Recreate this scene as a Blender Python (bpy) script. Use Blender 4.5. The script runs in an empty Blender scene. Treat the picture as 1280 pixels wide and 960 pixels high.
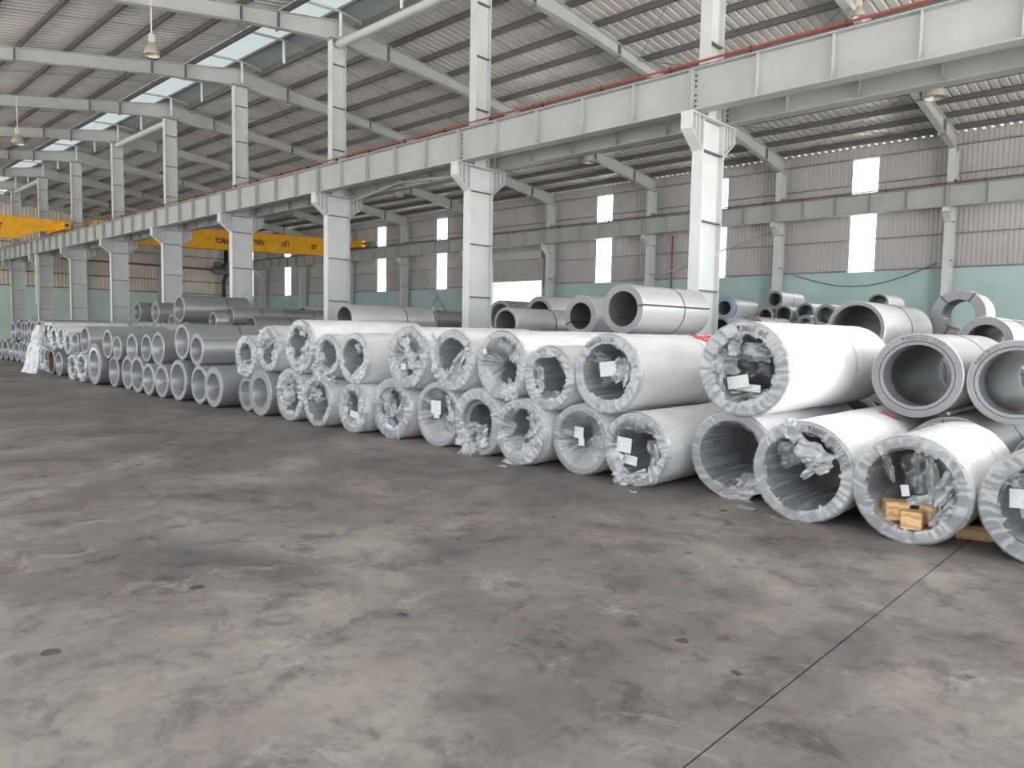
import bpy, bmesh, math, random
from mathutils import Vector, Matrix, noise
random.seed(7)
PI = math.pi
scene = bpy.context.scene
COL = scene.collection

# ------------------------------------------------------------------ camera
F_PX = 919.99
TH, PH, RO = 0.8087, 0.0714, 0.0179
fw = Vector((-math.cos(TH)*math.cos(PH), math.sin(TH)*math.cos(PH), -math.sin(PH)))
rt = Vector((math.sin(TH), math.cos(TH), 0))
up = rt.cross(fw)
r2 = rt*math.cos(RO) + up*math.sin(RO)
u2 = -rt*math.sin(RO) + up*math.cos(RO)
cam_d = bpy.data.cameras.new('camera')
cam = bpy.data.objects.new('camera', cam_d); COL.objects.link(cam)
m = Matrix((r2, u2, -fw)).transposed().to_4x4(); m.translation = Vector((0, 0, 1.6))
cam.matrix_world = m
cam_d.sensor_fit = 'HORIZONTAL'; cam_d.sensor_width = 36; cam_d.lens = F_PX/1280*36
cam_d.clip_end = 500
scene.camera = cam

# ------------------------------------------------------------------ world and light
w = bpy.data.worlds.new('overcast_sky'); scene.world = w; w.use_nodes = True
bg = w.node_tree.nodes['Background']; bg.inputs[0].default_value = (0.93, 0.97, 1.0, 1); bg.inputs[1].default_value = 2.0
def area(name, loc, target, sx, sy, power, color=(1, 1, 1)):
    l = bpy.data.lights.new(name, 'AREA'); l.shape = 'RECTANGLE'; l.size = sx; l.size_y = sy; l.energy = power; l.color = color
    o = bpy.data.objects.new(name, l); COL.objects.link(o); o.location = loc
    o.rotation_euler = (Vector(target)-Vector(loc)).to_track_quat('-Z', 'Y').to_euler(); return o
# daylight through the open doorway in the near gable, off to the right of the picture
area('doorway_daylight', (8.6, 10.5, 3.0), (-5.0, 7.0, 1.0), 5.0, 5.0, 1500, (1.0, 0.98, 0.96))
# sun high over the far side of the building: lights the added yard outside for bounce, not the floor in view
sl = bpy.data.lights.new('sun', 'SUN'); sl.energy = 14.0; sl.angle = 0.02; sl.color = (1.0, 0.96, 0.90)
so = bpy.data.objects.new('sun', sl); COL.objects.link(so)
so.rotation_euler = Vector((0.10, -0.34, -0.94)).to_track_quat('-Z', 'Y').to_euler()
vs = scene.view_settings
vs.view_transform = 'Standard'; vs.look = 'None'; vs.gamma = 1.0; vs.use_curve_mapping = False; vs.exposure = 0.55
try: scene.cycles.use_denoising = True
except Exception: pass

# ------------------------------------------------------------------ materials
MAT = {}
def newmat(name):
    mt = bpy.data.materials.new(name); mt.use_nodes = True
    nt = mt.node_tree; b = nt.nodes['Principled BSDF']; MAT[name] = mt
    return mt, nt, b
def N(nt, t, **kw):
    n = nt.nodes.new(t)
    for k, v in kw.items():
        if hasattr(n, k): setattr(n, k, v)
        else: n.inputs[k].default_value = v
    return n
def ramp(nt, fac, stops):
    r = nt.nodes.new('ShaderNodeValToRGB'); e = r.color_ramp.elements
    e[0].position, e[0].color = stops[0][0], (*stops[0][1], 1)
    e[1].position, e[1].color = stops[-1][0], (*stops[-1][1], 1)
    for p, c in stops[1:-1]:
        x = e.new(p); x.color = (*c, 1)
    nt.links.new(fac, r.inputs[0]); return r
def plain(name, col, rough=0.5, metal=0.0, var=0.06, scale=3.0, bump=0.0, bscale=60, spec=0.5):
    mt, nt, b = newmat(name)
    tc = N(nt, 'ShaderNodeTexCoord')
    n = N(nt, 'ShaderNodeTexNoise'); n.inputs['Scale'].default_value = scale; n.inputs['Detail'].default_value = 5
    nt.links.new(tc.outputs['Object'], n.inputs['Vector'])
    lo = tuple(max(0, c*(1-var*2)) for c in col); hi = tuple(min(1, c*(1+var)) for c in col)
    r = ramp(nt, n.outputs['Fac'], [(0.3, lo), (0.7, hi)])
    nt.links.new(r.outputs[0], b.inputs['Base Color'])
    b.inputs['Roughness'].default_value = rough; b.inputs['Metallic'].default_value = metal
    b.inputs['Specular IOR Level'].default_value = spec
    if bump:
        n2 = N(nt, 'ShaderNodeTexNoise'); n2.inputs['Scale'].default_value = bscale; n2.inputs['Detail'].default_value = 4
        nt.links.new(tc.outputs['Object'], n2.inputs['Vector'])
        bp = N(nt, 'ShaderNodeBump'); bp.inputs['Strength'].default_value = bump; bp.inputs['Distance'].default_value = 0.02
        nt.links.new(n2.outputs['Fac'], bp.inputs['Height']); nt.links.new(bp.outputs[0], b.inputs['Normal'])
    return mt
plain('paint_grey', (0.47, 0.475, 0.47), 0.5, 0.0, 0.05, 1.5)
plain('paint_girder', (0.40, 0.41, 0.41), 0.5, 0.0, 0.05, 1.5)
plain('paint_column', (0.60, 0.61, 0.615), 0.42, 0.0, 0.05, 1.5)
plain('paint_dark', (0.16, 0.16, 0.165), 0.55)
plain('purlin', (0.12, 0.12, 0.122), 0.5, 0.0)  # galvanised purlins in shadow; the shade is put into this dark colour
plain('roof_metal', (0.74, 0.715, 0.69), 0.40, 0.15, 0.06, 0.9)
plain('yard_bounce', (0.50, 0.49, 0.46), 0.8)  # kept pale so the unseen yard throws light up to the roof
plain('girt', (0.24, 0.235, 0.235), 0.5)
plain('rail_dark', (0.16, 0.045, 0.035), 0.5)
plain('wall_metal', (0.50, 0.48, 0.48), 0.5, 0.15, 0.05, 0.7)
plain('wall_tan', (0.82, 0.73, 0.65), 0.55, 0.1, 0.07, 0.7)
plain('wall_green', (0.42, 0.57, 0.56), 0.75, 0.0, 0.05, 0.8)
plain('wall_mint', (0.70, 0.85, 0.77), 0.75, 0.0, 0.05, 0.8)
plain('crane_yellow', (0.95, 0.46, 0.008), 0.45)
plain('rail_red', (0.30, 0.048, 0.024), 0.5)
plain('black_paint', (0.02, 0.02, 0.022), 0.5)
plain('lamp_shell', (0.55, 0.50, 0.44), 0.4, 0.3)
plain('lamp_box', (0.62, 0.58, 0.46), 0.6)
plain('white_pipe', (0.75, 0.75, 0.74), 0.5)
plain('strap_dark', (0.06, 0.06, 0.065), 0.4, 0.5)
plain('strap_bright', (0.75, 0.75, 0.76), 0.25, 0.9)
plain('ink', (0.16, 0.16, 0.18), 0.7)
plain('paint_red_mark', (0.75, 0.04, 0.07), 0.6)
plain('blue_film', (0.22, 0.30, 0.45), 0.4)
plain('rust', (0.28, 0.13, 0.09), 0.7, 0.2)
plain('vent_metal', (0.52, 0.57, 0.58), 0.4, 0.3, 0.06, 1.0)
plain('shutter', (0.50, 0.47, 0.46), 0.5, 0.2)
plain('joint_fill', (0.05, 0.047, 0.045), 0.9)

# bare steel, tone varied from coil to coil
def steel(name, col, rough, metal):
    mt, nt, b = newmat(name)
    oi = N(nt, 'ShaderNodeObjectInfo'); tc = N(nt, 'ShaderNodeTexCoord')
    n = N(nt, 'ShaderNodeTexNoise'); n.inputs['Scale'].default_value = 2.5; n.inputs['Detail'].default_value = 4
    mp = N(nt, 'ShaderNodeMapping'); mp.inputs['Scale'].default_value = (1, 0.35, 1)
    nt.links.new(tc.outputs['Object'], mp.inputs[0]); nt.links.new(mp.outputs[0], n.inputs['Vector'])
    ad = N(nt, 'ShaderNodeMath', operation='MULTIPLY_ADD'); ad.inputs[1].default_value = 0.55; ad.inputs[2].default_value = 0.05
    nt.links.new(n.outputs['Fac'], ad.inputs[0])
    a2 = N(nt, 'ShaderNodeMath', operation='MULTIPLY_ADD'); a2.inputs[1].default_value = 0.45
    nt.links.new(oi.outputs['Random'], a2.inputs[0]); nt.links.new(ad.outputs[0], a2.inputs[2])
    r = ramp(nt, a2.outputs[0], [(0.15, tuple(c*0.72 for c in col)), (0.85, tuple(c*1.12 for c in col))])
    nt.links.new(r.outputs[0], b.inputs['Base Color'])
    b.inputs['Metallic'].default_value = metal; b.inputs['Roughness'].default_value = rough
    n2 = N(nt, 'ShaderNodeTexNoise'); n2.inputs['Scale'].default_value = 9; n2.inputs['Detail'].default_value = 3
    nt.links.new(mp.outputs[0], n2.inputs['Vector'])
    bp = N(nt, 'ShaderNodeBump'); bp.inputs['Strength'].default_value = 0.08; bp.inputs['Distance'].default_value = 0.02
    nt.links.new(n2.outputs['Fac'], bp.inputs['Height']); nt.links.new(bp.outputs[0], b.inputs['Normal'])
    return mt
steel('steel_body', (0.46, 0.46, 0.475), 0.40, 0.6)
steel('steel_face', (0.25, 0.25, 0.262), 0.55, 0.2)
steel('steel_bore_shade', (0.24, 0.24, 0.245), 0.38, 0.6)  # darker copy of the galvanised steel: shade inside the bore put into colour
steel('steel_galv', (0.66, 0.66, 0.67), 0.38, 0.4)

# white stretch wrap on the coil bodies
mt, nt, b = newmat('wrap_white')
tc = N(nt, 'ShaderNodeTexCoord')
n = N(nt, 'ShaderNodeTexNoise'); n.inputs['Scale'].default_value = 4; n.inputs['Detail'].default_value = 6; n.inputs['Roughness'].default_value = 0.65
mp = N(nt, 'ShaderNodeMapping'); mp.inputs['Scale'].default_value = (1, 0.6, 1)
nt.links.new(tc.outputs['Object'], mp.inputs[0]); nt.links.new(mp.outputs[0], n.inputs['Vector'])
r = ramp(nt, n.outputs['Fac'], [(0.25, (0.60, 0.60, 0.61)), (0.5, (0.72, 0.72, 0.73)), (0.75, (0.80, 0.80, 0.80))])
nt.links.new(r.outputs[0], b.inputs['Base Color']); b.inputs['Roughness'].default_value = 0.38
n2 = N(nt, 'ShaderNodeTexNoise'); n2.inputs['Scale'].default_value = 14; n2.inputs['Detail'].default_value = 5; n2.inputs['Distortion'].default_value = 1.2
nt.links.new(mp.outputs[0], n2.inputs['Vector'])
bp = N(nt, 'ShaderNodeBump'); bp.inputs['Strength'].default_value = 0.25; bp.inputs['Distance'].default_value = 0.02
nt.links.new(n2.outputs['Fac'], bp.inputs['Height']); nt.links.new(bp.outputs[0], b.inputs['Normal'])

# clear, milky film stretched over the coil ends
def film(name, lo, hi, col, gloss=0.35, bump=0.07, stretch=(1, 1, 1), sc=4.5):
    mt, nt, b = newmat(name)
    for x in list(nt.nodes):
        if x.type != 'OUTPUT_MATERIAL': nt.nodes.remove(x)
    tc = N(nt, 'ShaderNodeTexCoord')
    n = N(nt, 'ShaderNodeTexNoise'); n.inputs['Scale'].default_value = sc; n.inputs['Detail'].default_value = 3; n.inputs['Distortion'].default_value = 0.8
    mp = N(nt, 'ShaderNodeMapping'); mp.inputs['Scale'].default_value = stretch
    nt.links.new(tc.outputs['Object'], mp.inputs[0]); nt.links.new(mp.outputs[0], n.inputs['Vector'])
    mr = N(nt, 'ShaderNodeMapRange'); mr.inputs['From Min'].default_value = 0.38; mr.inputs['From Max'].default_value = 0.64
    mr.inputs['To Min'].default_value = lo; mr.inputs['To Max'].default_value = hi
    nt.links.new(n.outputs['Fac'], mr.inputs[0])
    n3 = N(nt, 'ShaderNodeTexNoise'); n3.inputs['Scale'].default_value = 10; n3.inputs['Detail'].default_value = 2; n3.inputs['Distortion'].default_value = 1.5
    nt.links.new(mp.outputs[0], n3.inputs['Vector'])
    bp = N(nt, 'ShaderNodeBump'); bp.inputs['Strength'].default_value = bump; bp.inputs['Distance'].default_value = 0.03
    nt.links.new(n3.outputs['Fac'], bp.inputs['Height'])
    tr = N(nt, 'ShaderNodeBsdfTransparent'); df = N(nt, 'ShaderNodeBsdfDiffuse'); tl = N(nt, 'ShaderNodeBsdfTranslucent'); gl = N(nt, 'ShaderNodeBsdfGlossy')
    df.inputs[0].default_value = (*col, 1); tl.inputs[0].default_value = (*col, 1); gl.inputs[0].default_value = (0.95, 0.96, 1, 1); gl.inputs['Roughness'].default_value = 0.2
    for q in (df, tl, gl): nt.links.new(bp.outputs[0], q.inputs['Normal'])
    m0 = N(nt, 'ShaderNodeMixShader'); m0.inputs[0].default_value = 0.25; nt.links.new(df.outputs[0], m0.inputs[1]); nt.links.new(tl.outputs[0], m0.inputs[2])
    m1 = N(nt, 'ShaderNodeMixShader'); nt.links.new(mr.outputs[0], m1.inputs[0]); nt.links.new(tr.outputs[0], m1.inputs[1]); nt.links.new(m0.outputs[0], m1.inputs[2])
    lw = N(nt, 'ShaderNodeLayerWeight'); lw.inputs[0].default_value = 0.5; nt.links.new(bp.outputs[0], lw.inputs['Normal'])
    pw = N(nt, 'ShaderNodeMath', operation='POWER'); pw.inputs[1].default_value = 3.0; nt.links.new(lw.outputs['Facing'], pw.inputs[0])
    ma = N(nt, 'ShaderNodeMath', operation='MULTIPLY_ADD'); ma.inputs[1].default_value = gloss; ma.inputs[2].default_value = 0.07; nt.links.new(pw.outputs[0], ma.inputs[0])
    m2 = N(nt, 'ShaderNodeMixShader'); nt.links.new(ma.outputs[0], m2.inputs[0]); nt.links.new(m1.outputs[0], m2.inputs[1]); nt.links.new(gl.outputs[0], m2.inputs[2])
    nt.links.new(m2.outputs[0], nt.nodes['Material Output'].inputs[0])
    return mt
film('film_clear', 0.10, 0.60, (0.60, 0.61, 0.62))
film('film_thin', 0.06, 0.30, (0.66, 0.67, 0.69), 0.25, 0.05)
film('film_bore', 0.06, 0.60, (0.62, 0.63, 0.65), 0.2, 0.08, (5, 0.35, 5), 3.0)
plain('seam_tape', (0.45, 0.45, 0.46), 0.5)
film('film_milky', 0.35, 0.86, (0.66, 0.67, 0.69), 0.35, 0.08)

# printed paper tag
mt, nt, b = newmat('paper')
tc = N(nt, 'ShaderNodeTexCoord'); wv = N(nt, 'ShaderNodeTexWave'); wv.bands_direction = 'Y'
wv.inputs['Scale'].default_value = 2.6; wv.inputs['Distortion'].default_value = 0.4
nt.links.new(tc.outputs['UV'], wv.inputs['Vector'])
nz = N(nt, 'ShaderNodeTexNoise'); nz.inputs['Scale'].default_value = 7; nt.links.new(tc.outputs['UV'], nz.inputs['Vector'])
mu = N(nt, 'ShaderNodeMath', operation='MULTIPLY'); nt.links.new(wv.outputs['Fac'], mu.inputs[0]); nt.links.new(nz.outputs['Fac'], mu.inputs[1])
r = ramp(nt, mu.outputs[0], [(0.40, (0.62, 0.62, 0.62)), (0.55, (0.38, 0.38, 0.40))])
nt.links.new(r.outputs[0], b.inputs['Base Color']); b.inputs['Roughness'].default_value = 0.7

# timber
mt, nt, b = newmat('wood')
tc = N(nt, 'ShaderNodeTexCoord'); wv = N(nt, 'ShaderNodeTexWave'); wv.wave_type = 'RINGS'; wv.inputs['Scale'].default_value = 14; wv.inputs['Distortion'].default_value = 4; wv.inputs['Detail'].default_value = 3
nt.links.new(tc.outputs['Object'], wv.inputs['Vector'])
r = ramp(nt, wv.outputs['Fac'], [(0.1, (0.44, 0.26, 0.12)), (0.8, (0.64, 0.43, 0.22))])
nt.links.new(r.outputs[0], b.inputs['Base Color']); b.inputs['Roughness'].default_value = 0.7

# translucent daylight sheet
mt, nt, b = newmat('daylight_sheet')
for x in list(nt.nodes):
    if x.type != 'OUTPUT_MATERIAL': nt.nodes.remove(x)
tl = N(nt, 'ShaderNodeBsdfTranslucent'); tl.inputs[0].default_value = (0.92, 0.95, 0.96, 1)
tr = N(nt, 'ShaderNodeBsdfTransparent'); tr.inputs[0].default_value = (0.95, 0.97, 1, 1)
mx = N(nt, 'ShaderNodeMixShader'); mx.inputs[0].default_value = 0.55
nt.links.new(tl.outputs[0], mx.inputs[1]); nt.links.new(tr.outputs[0], mx.inputs[2])
nt.links.new(mx.outputs[0], nt.nodes['Material Output'].inputs[0])
mt, nt, b = newmat('ridge_daylight')
for x in list(nt.nodes):
    if x.type != 'OUTPUT_MATERIAL': nt.nodes.remove(x)
tl = N(nt, 'ShaderNodeBsdfTranslucent'); tl.inputs[0].default_value = (0.10, 0.115, 0.12, 1)
df = N(nt, 'ShaderNodeBsdfDiffuse'); df.inputs[0].default_value = (0.55, 0.6, 0.6, 1)
mx = N(nt, 'ShaderNodeMixShader'); mx.inputs[0].default_value = 0.4
nt.links.new(tl.outputs[0], mx.inputs[1]); nt.links.new(df.outputs[0], mx.inputs[2])
nt.links.new(mx.outputs[0], nt.nodes['Material Output'].inputs[0])

# stained, trowelled concrete
mt, nt, b = newmat('concrete')
tc = N(nt, 'ShaderNodeTexCoord')
def cn(scale, det, rough=0.6, dist=0.0, stretch=(1, 1, 1)):
    mp = N(nt, 'ShaderNodeMapping'); mp.inputs['Scale'].default_value = stretch
    nt.links.new(tc.outputs['Object'], mp.inputs[0])
    n = N(nt, 'ShaderNodeTexNoise'); n.inputs['Scale'].default_value = scale; n.inputs['Detail'].default_value = det
    n.inputs['Roughness'].default_value = rough; n.inputs['Distortion'].default_value = dist
    nt.links.new(mp.outputs[0], n.inputs['Vector']); return n
def mixc(fac, a, bcol, mode='MIX'):
    mxx = N(nt, 'ShaderNodeMix', data_type='RGBA', blend_type=mode)
    nt.links.new(fac, mxx.inputs[0]) if not isinstance(fac, float) else mxx.inputs[0].__setattr__('default_value', fac)
    nt.links.new(a, mxx.inputs[6])
    if isinstance(bcol, tuple): mxx.inputs[7].default_value = (*bcol, 1)
    else: nt.links.new(bcol, mxx.inputs[7])
    return mxx.outputs[2]
big = cn(0.55, 8, 0.62, 0.6)
base = ramp(nt, big.outputs['Fac'], [(0.37, (0.110, 0.103, 0.102)), (0.46, (0.155, 0.141, 0.136)), (0.54, (0.196, 0.174, 0.163)), (0.63, (0.262, 0.237, 0.214))])
mid = cn(3.2, 10, 0.72, 0.5)
midr = ramp(nt, mid.outputs['Fac'], [(0.36, (0.46, 0.46, 0.48)), (0.48, (0.90, 0.90, 0.90)), (0.62, (1.0, 0.97, 0.93))])
c1 = mixc(0.9, base.outputs[0], midr.outputs[0], 'MULTIPLY')
fin = cn(11, 8, 0.75, 0.3); finr = ramp(nt, fin.outputs['Fac'], [(0.32, (0.66, 0.66, 0.67)), (0.50, (1, 1, 1)), (0.68, (1.0, 1.0, 1.0))])
c1 = mixc(0.85, c1, finr.outputs[0], 'MULTIPLY')
# pale scuffs
sc = cn(1.9, 10, 0.78, 0.8, (1, 1.3, 1)); scr = ramp(nt, sc.outputs['Fac'], [(0.56, (0, 0, 0)), (0.70, (0.45, 0.45, 0.45))])
c2 = mixc(scr.outputs[0], c1, (0.40, 0.39, 0.37))
# dark tyre-grey patches
dk = cn(1.7, 8, 0.66, 0.5, (1.2, 0.9, 1)); dkr = ramp(nt, dk.outputs['Fac'], [(0.54, (0, 0, 0)), (0.66, (0.58, 0.58, 0.58))])
c3 = mixc(dkr.outputs[0], c2, (0.095, 0.094, 0.096))
# small oil drips
vor = N(nt, 'ShaderNodeTexVoronoi'); vor.inputs['Scale'].default_value = 2.3; vor.inputs['Randomness'].default_value = 1.0
dn = cn(20, 4, 0.7); ds = N(nt, 'ShaderNodeVectorMath', operation='MULTIPLY_ADD'); ds.inputs[1].default_value = (0.14, 0.10, 0.0)
nt.links.new(dn.outputs['Color'], ds.inputs[0]); nt.links.new(tc.outputs['Object'], ds.inputs[2])
nt.links.new(ds.outputs[0], vor.inputs['Vector'])
sep = N(nt, 'ShaderNodeSeparateColor'); nt.links.new(vor.outputs['Color'], sep.inputs[0])
thr = N(nt, 'ShaderNodeMapRange'); thr.inputs['From Min'].default_value = 0.15; thr.inputs['From Max'].default_value = 1.0
thr.inputs['To Min'].default_value = 0.0; thr.inputs['To Max'].default_value = 0.115
nt.links.new(sep.outputs[0], thr.inputs[0])
lt = N(nt, 'ShaderNodeMath', operation='LESS_THAN'); nt.links.new(vor.outputs['Distance'], lt.inputs[0]); nt.links.new(thr.outputs[0], lt.inputs[1])
lm = N(nt, 'ShaderNodeMath', operation='MULTIPLY'); lm.inputs[1].default_value = 0.8; nt.links.new(lt.outputs[0], lm.inputs[0])
c4 = mixc(lm.outputs[0], c3, (0.035, 0.033, 0.033))
v2 = N(nt, 'ShaderNodeTexVoronoi'); v2.inputs['Scale'].default_value = 5.5; nt.links.new(ds.outputs[0], v2.inputs['Vector'])
s2 = N(nt, 'ShaderNodeSeparateColor'); nt.links.new(v2.outputs['Color'], s2.inputs[0])
t2 = N(nt, 'ShaderNodeMapRange'); t2.inputs['From Min'].default_value = 0.25; t2.inputs['From Max'].default_value = 1.0; t2.inputs['To Min'].default_value = 0.0; t2.inputs['To Max'].default_value = 0.09
nt.links.new(s2.outputs[1], t2.inputs[0])
l2 = N(nt, 'ShaderNodeMath', operation='LESS_THAN'); nt.links.new(v2.outputs['Distance'], l2.inputs[0]); nt.links.new(t2.outputs[0], l2.inputs[1])
k2 = N(nt, 'ShaderNodeMath', operation='MULTIPLY'); k2.inputs[1].default_value = 0.6; nt.links.new(l2.outputs[0], k2.inputs[0])
c5 = mixc(k2.outputs[0], c4, (0.07, 0.066, 0.064))
nt.links.new(c5, b.inputs['Base Color'])
rr = N(nt, 'ShaderNodeMapRange'); rr.inputs['To Min'].default_value = 0.38; rr.inputs['To Max'].default_value = 0.62
nt.links.new(mid.outputs['Fac'], rr.inputs[0]); nt.links.new(rr.outputs[0], b.inputs['Roughness'])
fb = cn(38, 5); bp = N(nt, 'ShaderNodeBump'); bp.inputs['Strength'].default_value = 0.12; bp.inputs['Distance'].default_value = 0.01
nt.links.new(fb.outputs['Fac'], bp.inputs['Height']); nt.links.new(bp.outputs[0], b.inputs['Normal'])

# ------------------------------------------------------------------ mesh helpers
class MB:
    def __init__(s): s.v = []; s.f = []; s.uv = None
    def quad(s, a, b, c, d):
        n = len(s.v); s.v += [a, b, c, d]; s.f.append((n, n+1, n+2, n+3)); return s
    def box(s, x0, x1, y0, y1, z0, z1):
        n = len(s.v)
        s.v += [(x0, y0, z0), (x1, y0, z0), (x1, y1, z0), (x0, y1, z0), (x0, y0, z1), (x1, y0, z1), (x1, y1, z1), (x0, y1, z1)]
        s.f += [(n, n+3, n+2, n+1), (n+4, n+5, n+6, n+7), (n, n+1, n+5, n+4), (n+1, n+2, n+6, n+5), (n+2, n+3, n+7, n+6), (n+3, n, n+4, n+7)]
        return s
    def hexa(s, p):
        n = len(s.v); s.v += p
        s.f += [(n, n+3, n+2, n+1), (n+4, n+5, n+6, n+7), (n, n+1, n+5, n+4), (n+1, n+2, n+6, n+5), (n+2, n+3, n+7, n+6), (n+3, n, n+4, n+7)]
        return s
    def prism_x(s, poly, x0, x1):        # poly in (y, z), extruded along x
        n = len(s.v); k = len(poly)
        s.v += [(x0, y, z) for y, z in poly] + [(x1, y, z) for y, z in poly]
        s.f.append(tuple(n+i for i in range(k))); s.f.append(tuple(n+k+i for i in reversed(range(k))))
        for i in range(k):
            j = (i+1) % k; s.f.append((n+i, n+k+i, n+k+j, n+j))
        return s
    def tube(s, pts, r, seg=8, cap=True):
        pts = [Vector(p) for p in pts]; rings = []
        for i, p in enumerate(pts):
            d = (pts[min(i+1, len(pts)-1)]-pts[max(i-1, 0)]).normalized()
            a = d.orthogonal().normalized() if i == 0 else (rings[-1][1]-d*rings[-1][1].dot(d)).normalized()
            bb = d.cross(a); n = len(s.v)
            rad = r[i] if isinstance(r, (list, tuple)) else r
            s.v += [tuple(p+(a*math.cos(t)+bb*math.sin(t))*rad) for t in [2*PI*q/seg for q in range(seg)]]
            rings.append((n, a))
        for (n0, _), (n1, _) in zip(rings, rings[1:]):
            for q in range(seg):
                s.f.append((n0+q, n0+(q+1) % seg, n1+(q+1) % seg, n1+q))
        if cap:
            s.f.append(tuple(rings[0][0]+q for q in reversed(range(seg)))); s.f.append(tuple(rings[-1][0]+q for q in range(seg)))
        return s
    def lathe_y(s, prof, seg=48, cz=0.0, close=False):     # prof list of (radius, y)
        n = len(s.v); k = len(prof)
        for q in range(seg):
            a = 2*PI*q/seg
            s.v += [(rr*math.cos(a), y, cz+rr*math.sin(a)) for rr, y in prof]
        for q in range(seg):
            p = (q+1) % seg
            for i in range(k if close else k-1):
                j = (i+1) % k
                s.f.append((n+q*k+i, n+q*k+j, n+p*k+j, n+p*k+i))
        return s
    def grid(s, P):          # P[i][j] points
        n = len(s.v); R = len(P); C = len(P[0])
        for row in P: s.v += [tuple(p) for p in row]
        for i in range(R-1):
            for j in range(C-1):
                s.f.append((n+i*C+j, n+i*C+j+1, n+(i+1)*C+j+1, n+(i+1)*C+j))
        return s
    def mesh(s, name, mat, smooth=False, auto=None):
        me = bpy.data.meshes.new(name); me.from_pydata(s.v, [], s.f); me.validate()
        if mat: me.materials.append(MAT[mat])
        if smooth:
            me.polygons.foreach_set('use_smooth', [True]*len(me.polygons))
        bm = bmesh.new(); bm.from_mesh(me); bmesh.ops.recalc_face_normals(bm, faces=bm.faces)
        if auto:
            for e in bm.edges:
                if len(e.link_faces) == 2 and e.calc_face_angle(0) > auto: e.smooth = False
        bm.to_mesh(me); bm.free()
        me.update(); return me
    def build(s, name, mat, parent=None, smooth=False, auto=None, loc=None):
        return ob(name, s.mesh(name, mat, smooth, auto), parent, loc)
def ob(name, data, parent=None, loc=None):
    o = bpy.data.objects.new(name, data); COL.objects.link(o)
    if parent: o.parent = parent
    if loc: o.location = loc
    return o
def tag(o, label=None, cat=None, group=None, kind=None):
    if label: o['label'] = label
    if cat: o['category'] = cat
    if group: o['group'] = group
    if kind: o['kind'] = kind
    return o
def empty(name, loc=(0, 0, 0)):
    o = ob(name, None, None, loc); o.empty_display_size = 0.2; return o
ORD = ['zeroth', 'first', 'second', 'third', 'fourth', 'fifth', 'sixth', 'seventh', 'eighth', 'ninth', 'tenth', 'eleventh', 'twelfth',
       'thirteenth', 'fourteenth', 'fifteenth', 'sixteenth', 'seventeenth', 'eighteenth', 'nineteenth', 'twentieth']
TENS = {2: 'twenty', 3: 'thirty', 4: 'forty', 5: 'fifty'}
def ordinal(n):
    if n <= 20: return ORD[n]
    if n % 10 == 0: return {30: 'thirtieth', 40: 'fortieth', 50: 'fiftieth'}[n]
    return TENS[n//10] + '-' + ORD[n % 10]
def text_mesh(txt, size, bold=0.0, space=1.0):
    cu = bpy.data.curves.new('lettering', 'FONT'); cu.body = txt; cu.size = size; cu.align_x = 'CENTER'; cu.resolution_u = 3; cu.offset = bold; cu.space_character = space
    t = bpy.data.objects.new('lettering', cu); COL.objects.link(t)
    bpy.context.view_layer.update()
    me = bpy.data.meshes.new_from_object(t)
    bpy.data.objects.remove(t); bpy.data.curves.remove(cu)
    return me

# ------------------------------------------------------------------ dimensions
BAY = 6.0
D = 12.2            # centre line of the column row (also the ridge)
D2 = 29.1           # sheeted wall beyond
X0 = -6.85
XEND = X0-9*BAY     # far gable
XN = X0+2.6*BAY     # near end of the roof
YL = -2.5           # open side behind the camera
def FX(k): return X0-BAY*k
def roof_z(y): return 10.4-0.112*(y-D) if y >= D else 10.4-0.17*(D-y)

# ------------------------------------------------------------------ floor
fl = MB().box(XEND-.2, XN, YL, D2+.2, -0.25, -0.012).build('floor', 'joint_fill'); tag(fl, 'stained grey concrete warehouse floor', kind='structure')
def slab(x0, x1):
    me = MB().box(x0, x1, YL, D2+.2, -0.2, 0.0).mesh('concrete_slab', 'concrete')
    return ob('concrete_slab', me, fl)
XJ = -1.331
slab(XEND-.2, XJ-0.005); slab(XJ+0.005, XN)
yd = MB().box(XN, 70, -70, 90, -.3, -.02).box(XEND-40, XN, -70, YL, -.3, -.02).box(XEND-40, XN, D2+.2, 90, -.3, -.02).build('bounce_yard', 'yard_bounce'); tag(yd, 'unseen pale concrete yard added outside to bounce daylight under the roof', kind='structure')  # unseen ground, added to bounce sunlight onto the roof underside

# ------------------------------------------------------------------ corrugated sheets
def corrugated(length, pitch, depth, rib, p0, du, dv, h):
    """profile along du (pitch), extruded along dv by h; depth along normal"""
    du = Vector(du).normalized(); dv = Vector(dv); nn = du.cross(dv).normalized(); p0 = Vector(p0)
    prof = []; x = 0.0
    while x < length-1e-4:
        e = min(x+pitch, length)
        prof += [(x, 0), (min(x+pitch-rib, e), 0)]
        if x+pitch-rib < length:
            prof += [(min(x+pitch-rib*0.78, e), depth), (min(x+pitch-rib*0.22, e), depth)]
        x += pitch
    prof.append((length, 0))
    mb = MB(); P = [[], []]
    for u, d in prof:
        a = p0+du*u+nn*d; P[0].append(a); P[1].append(a+dv*h)
    return mb.grid(P)

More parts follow.
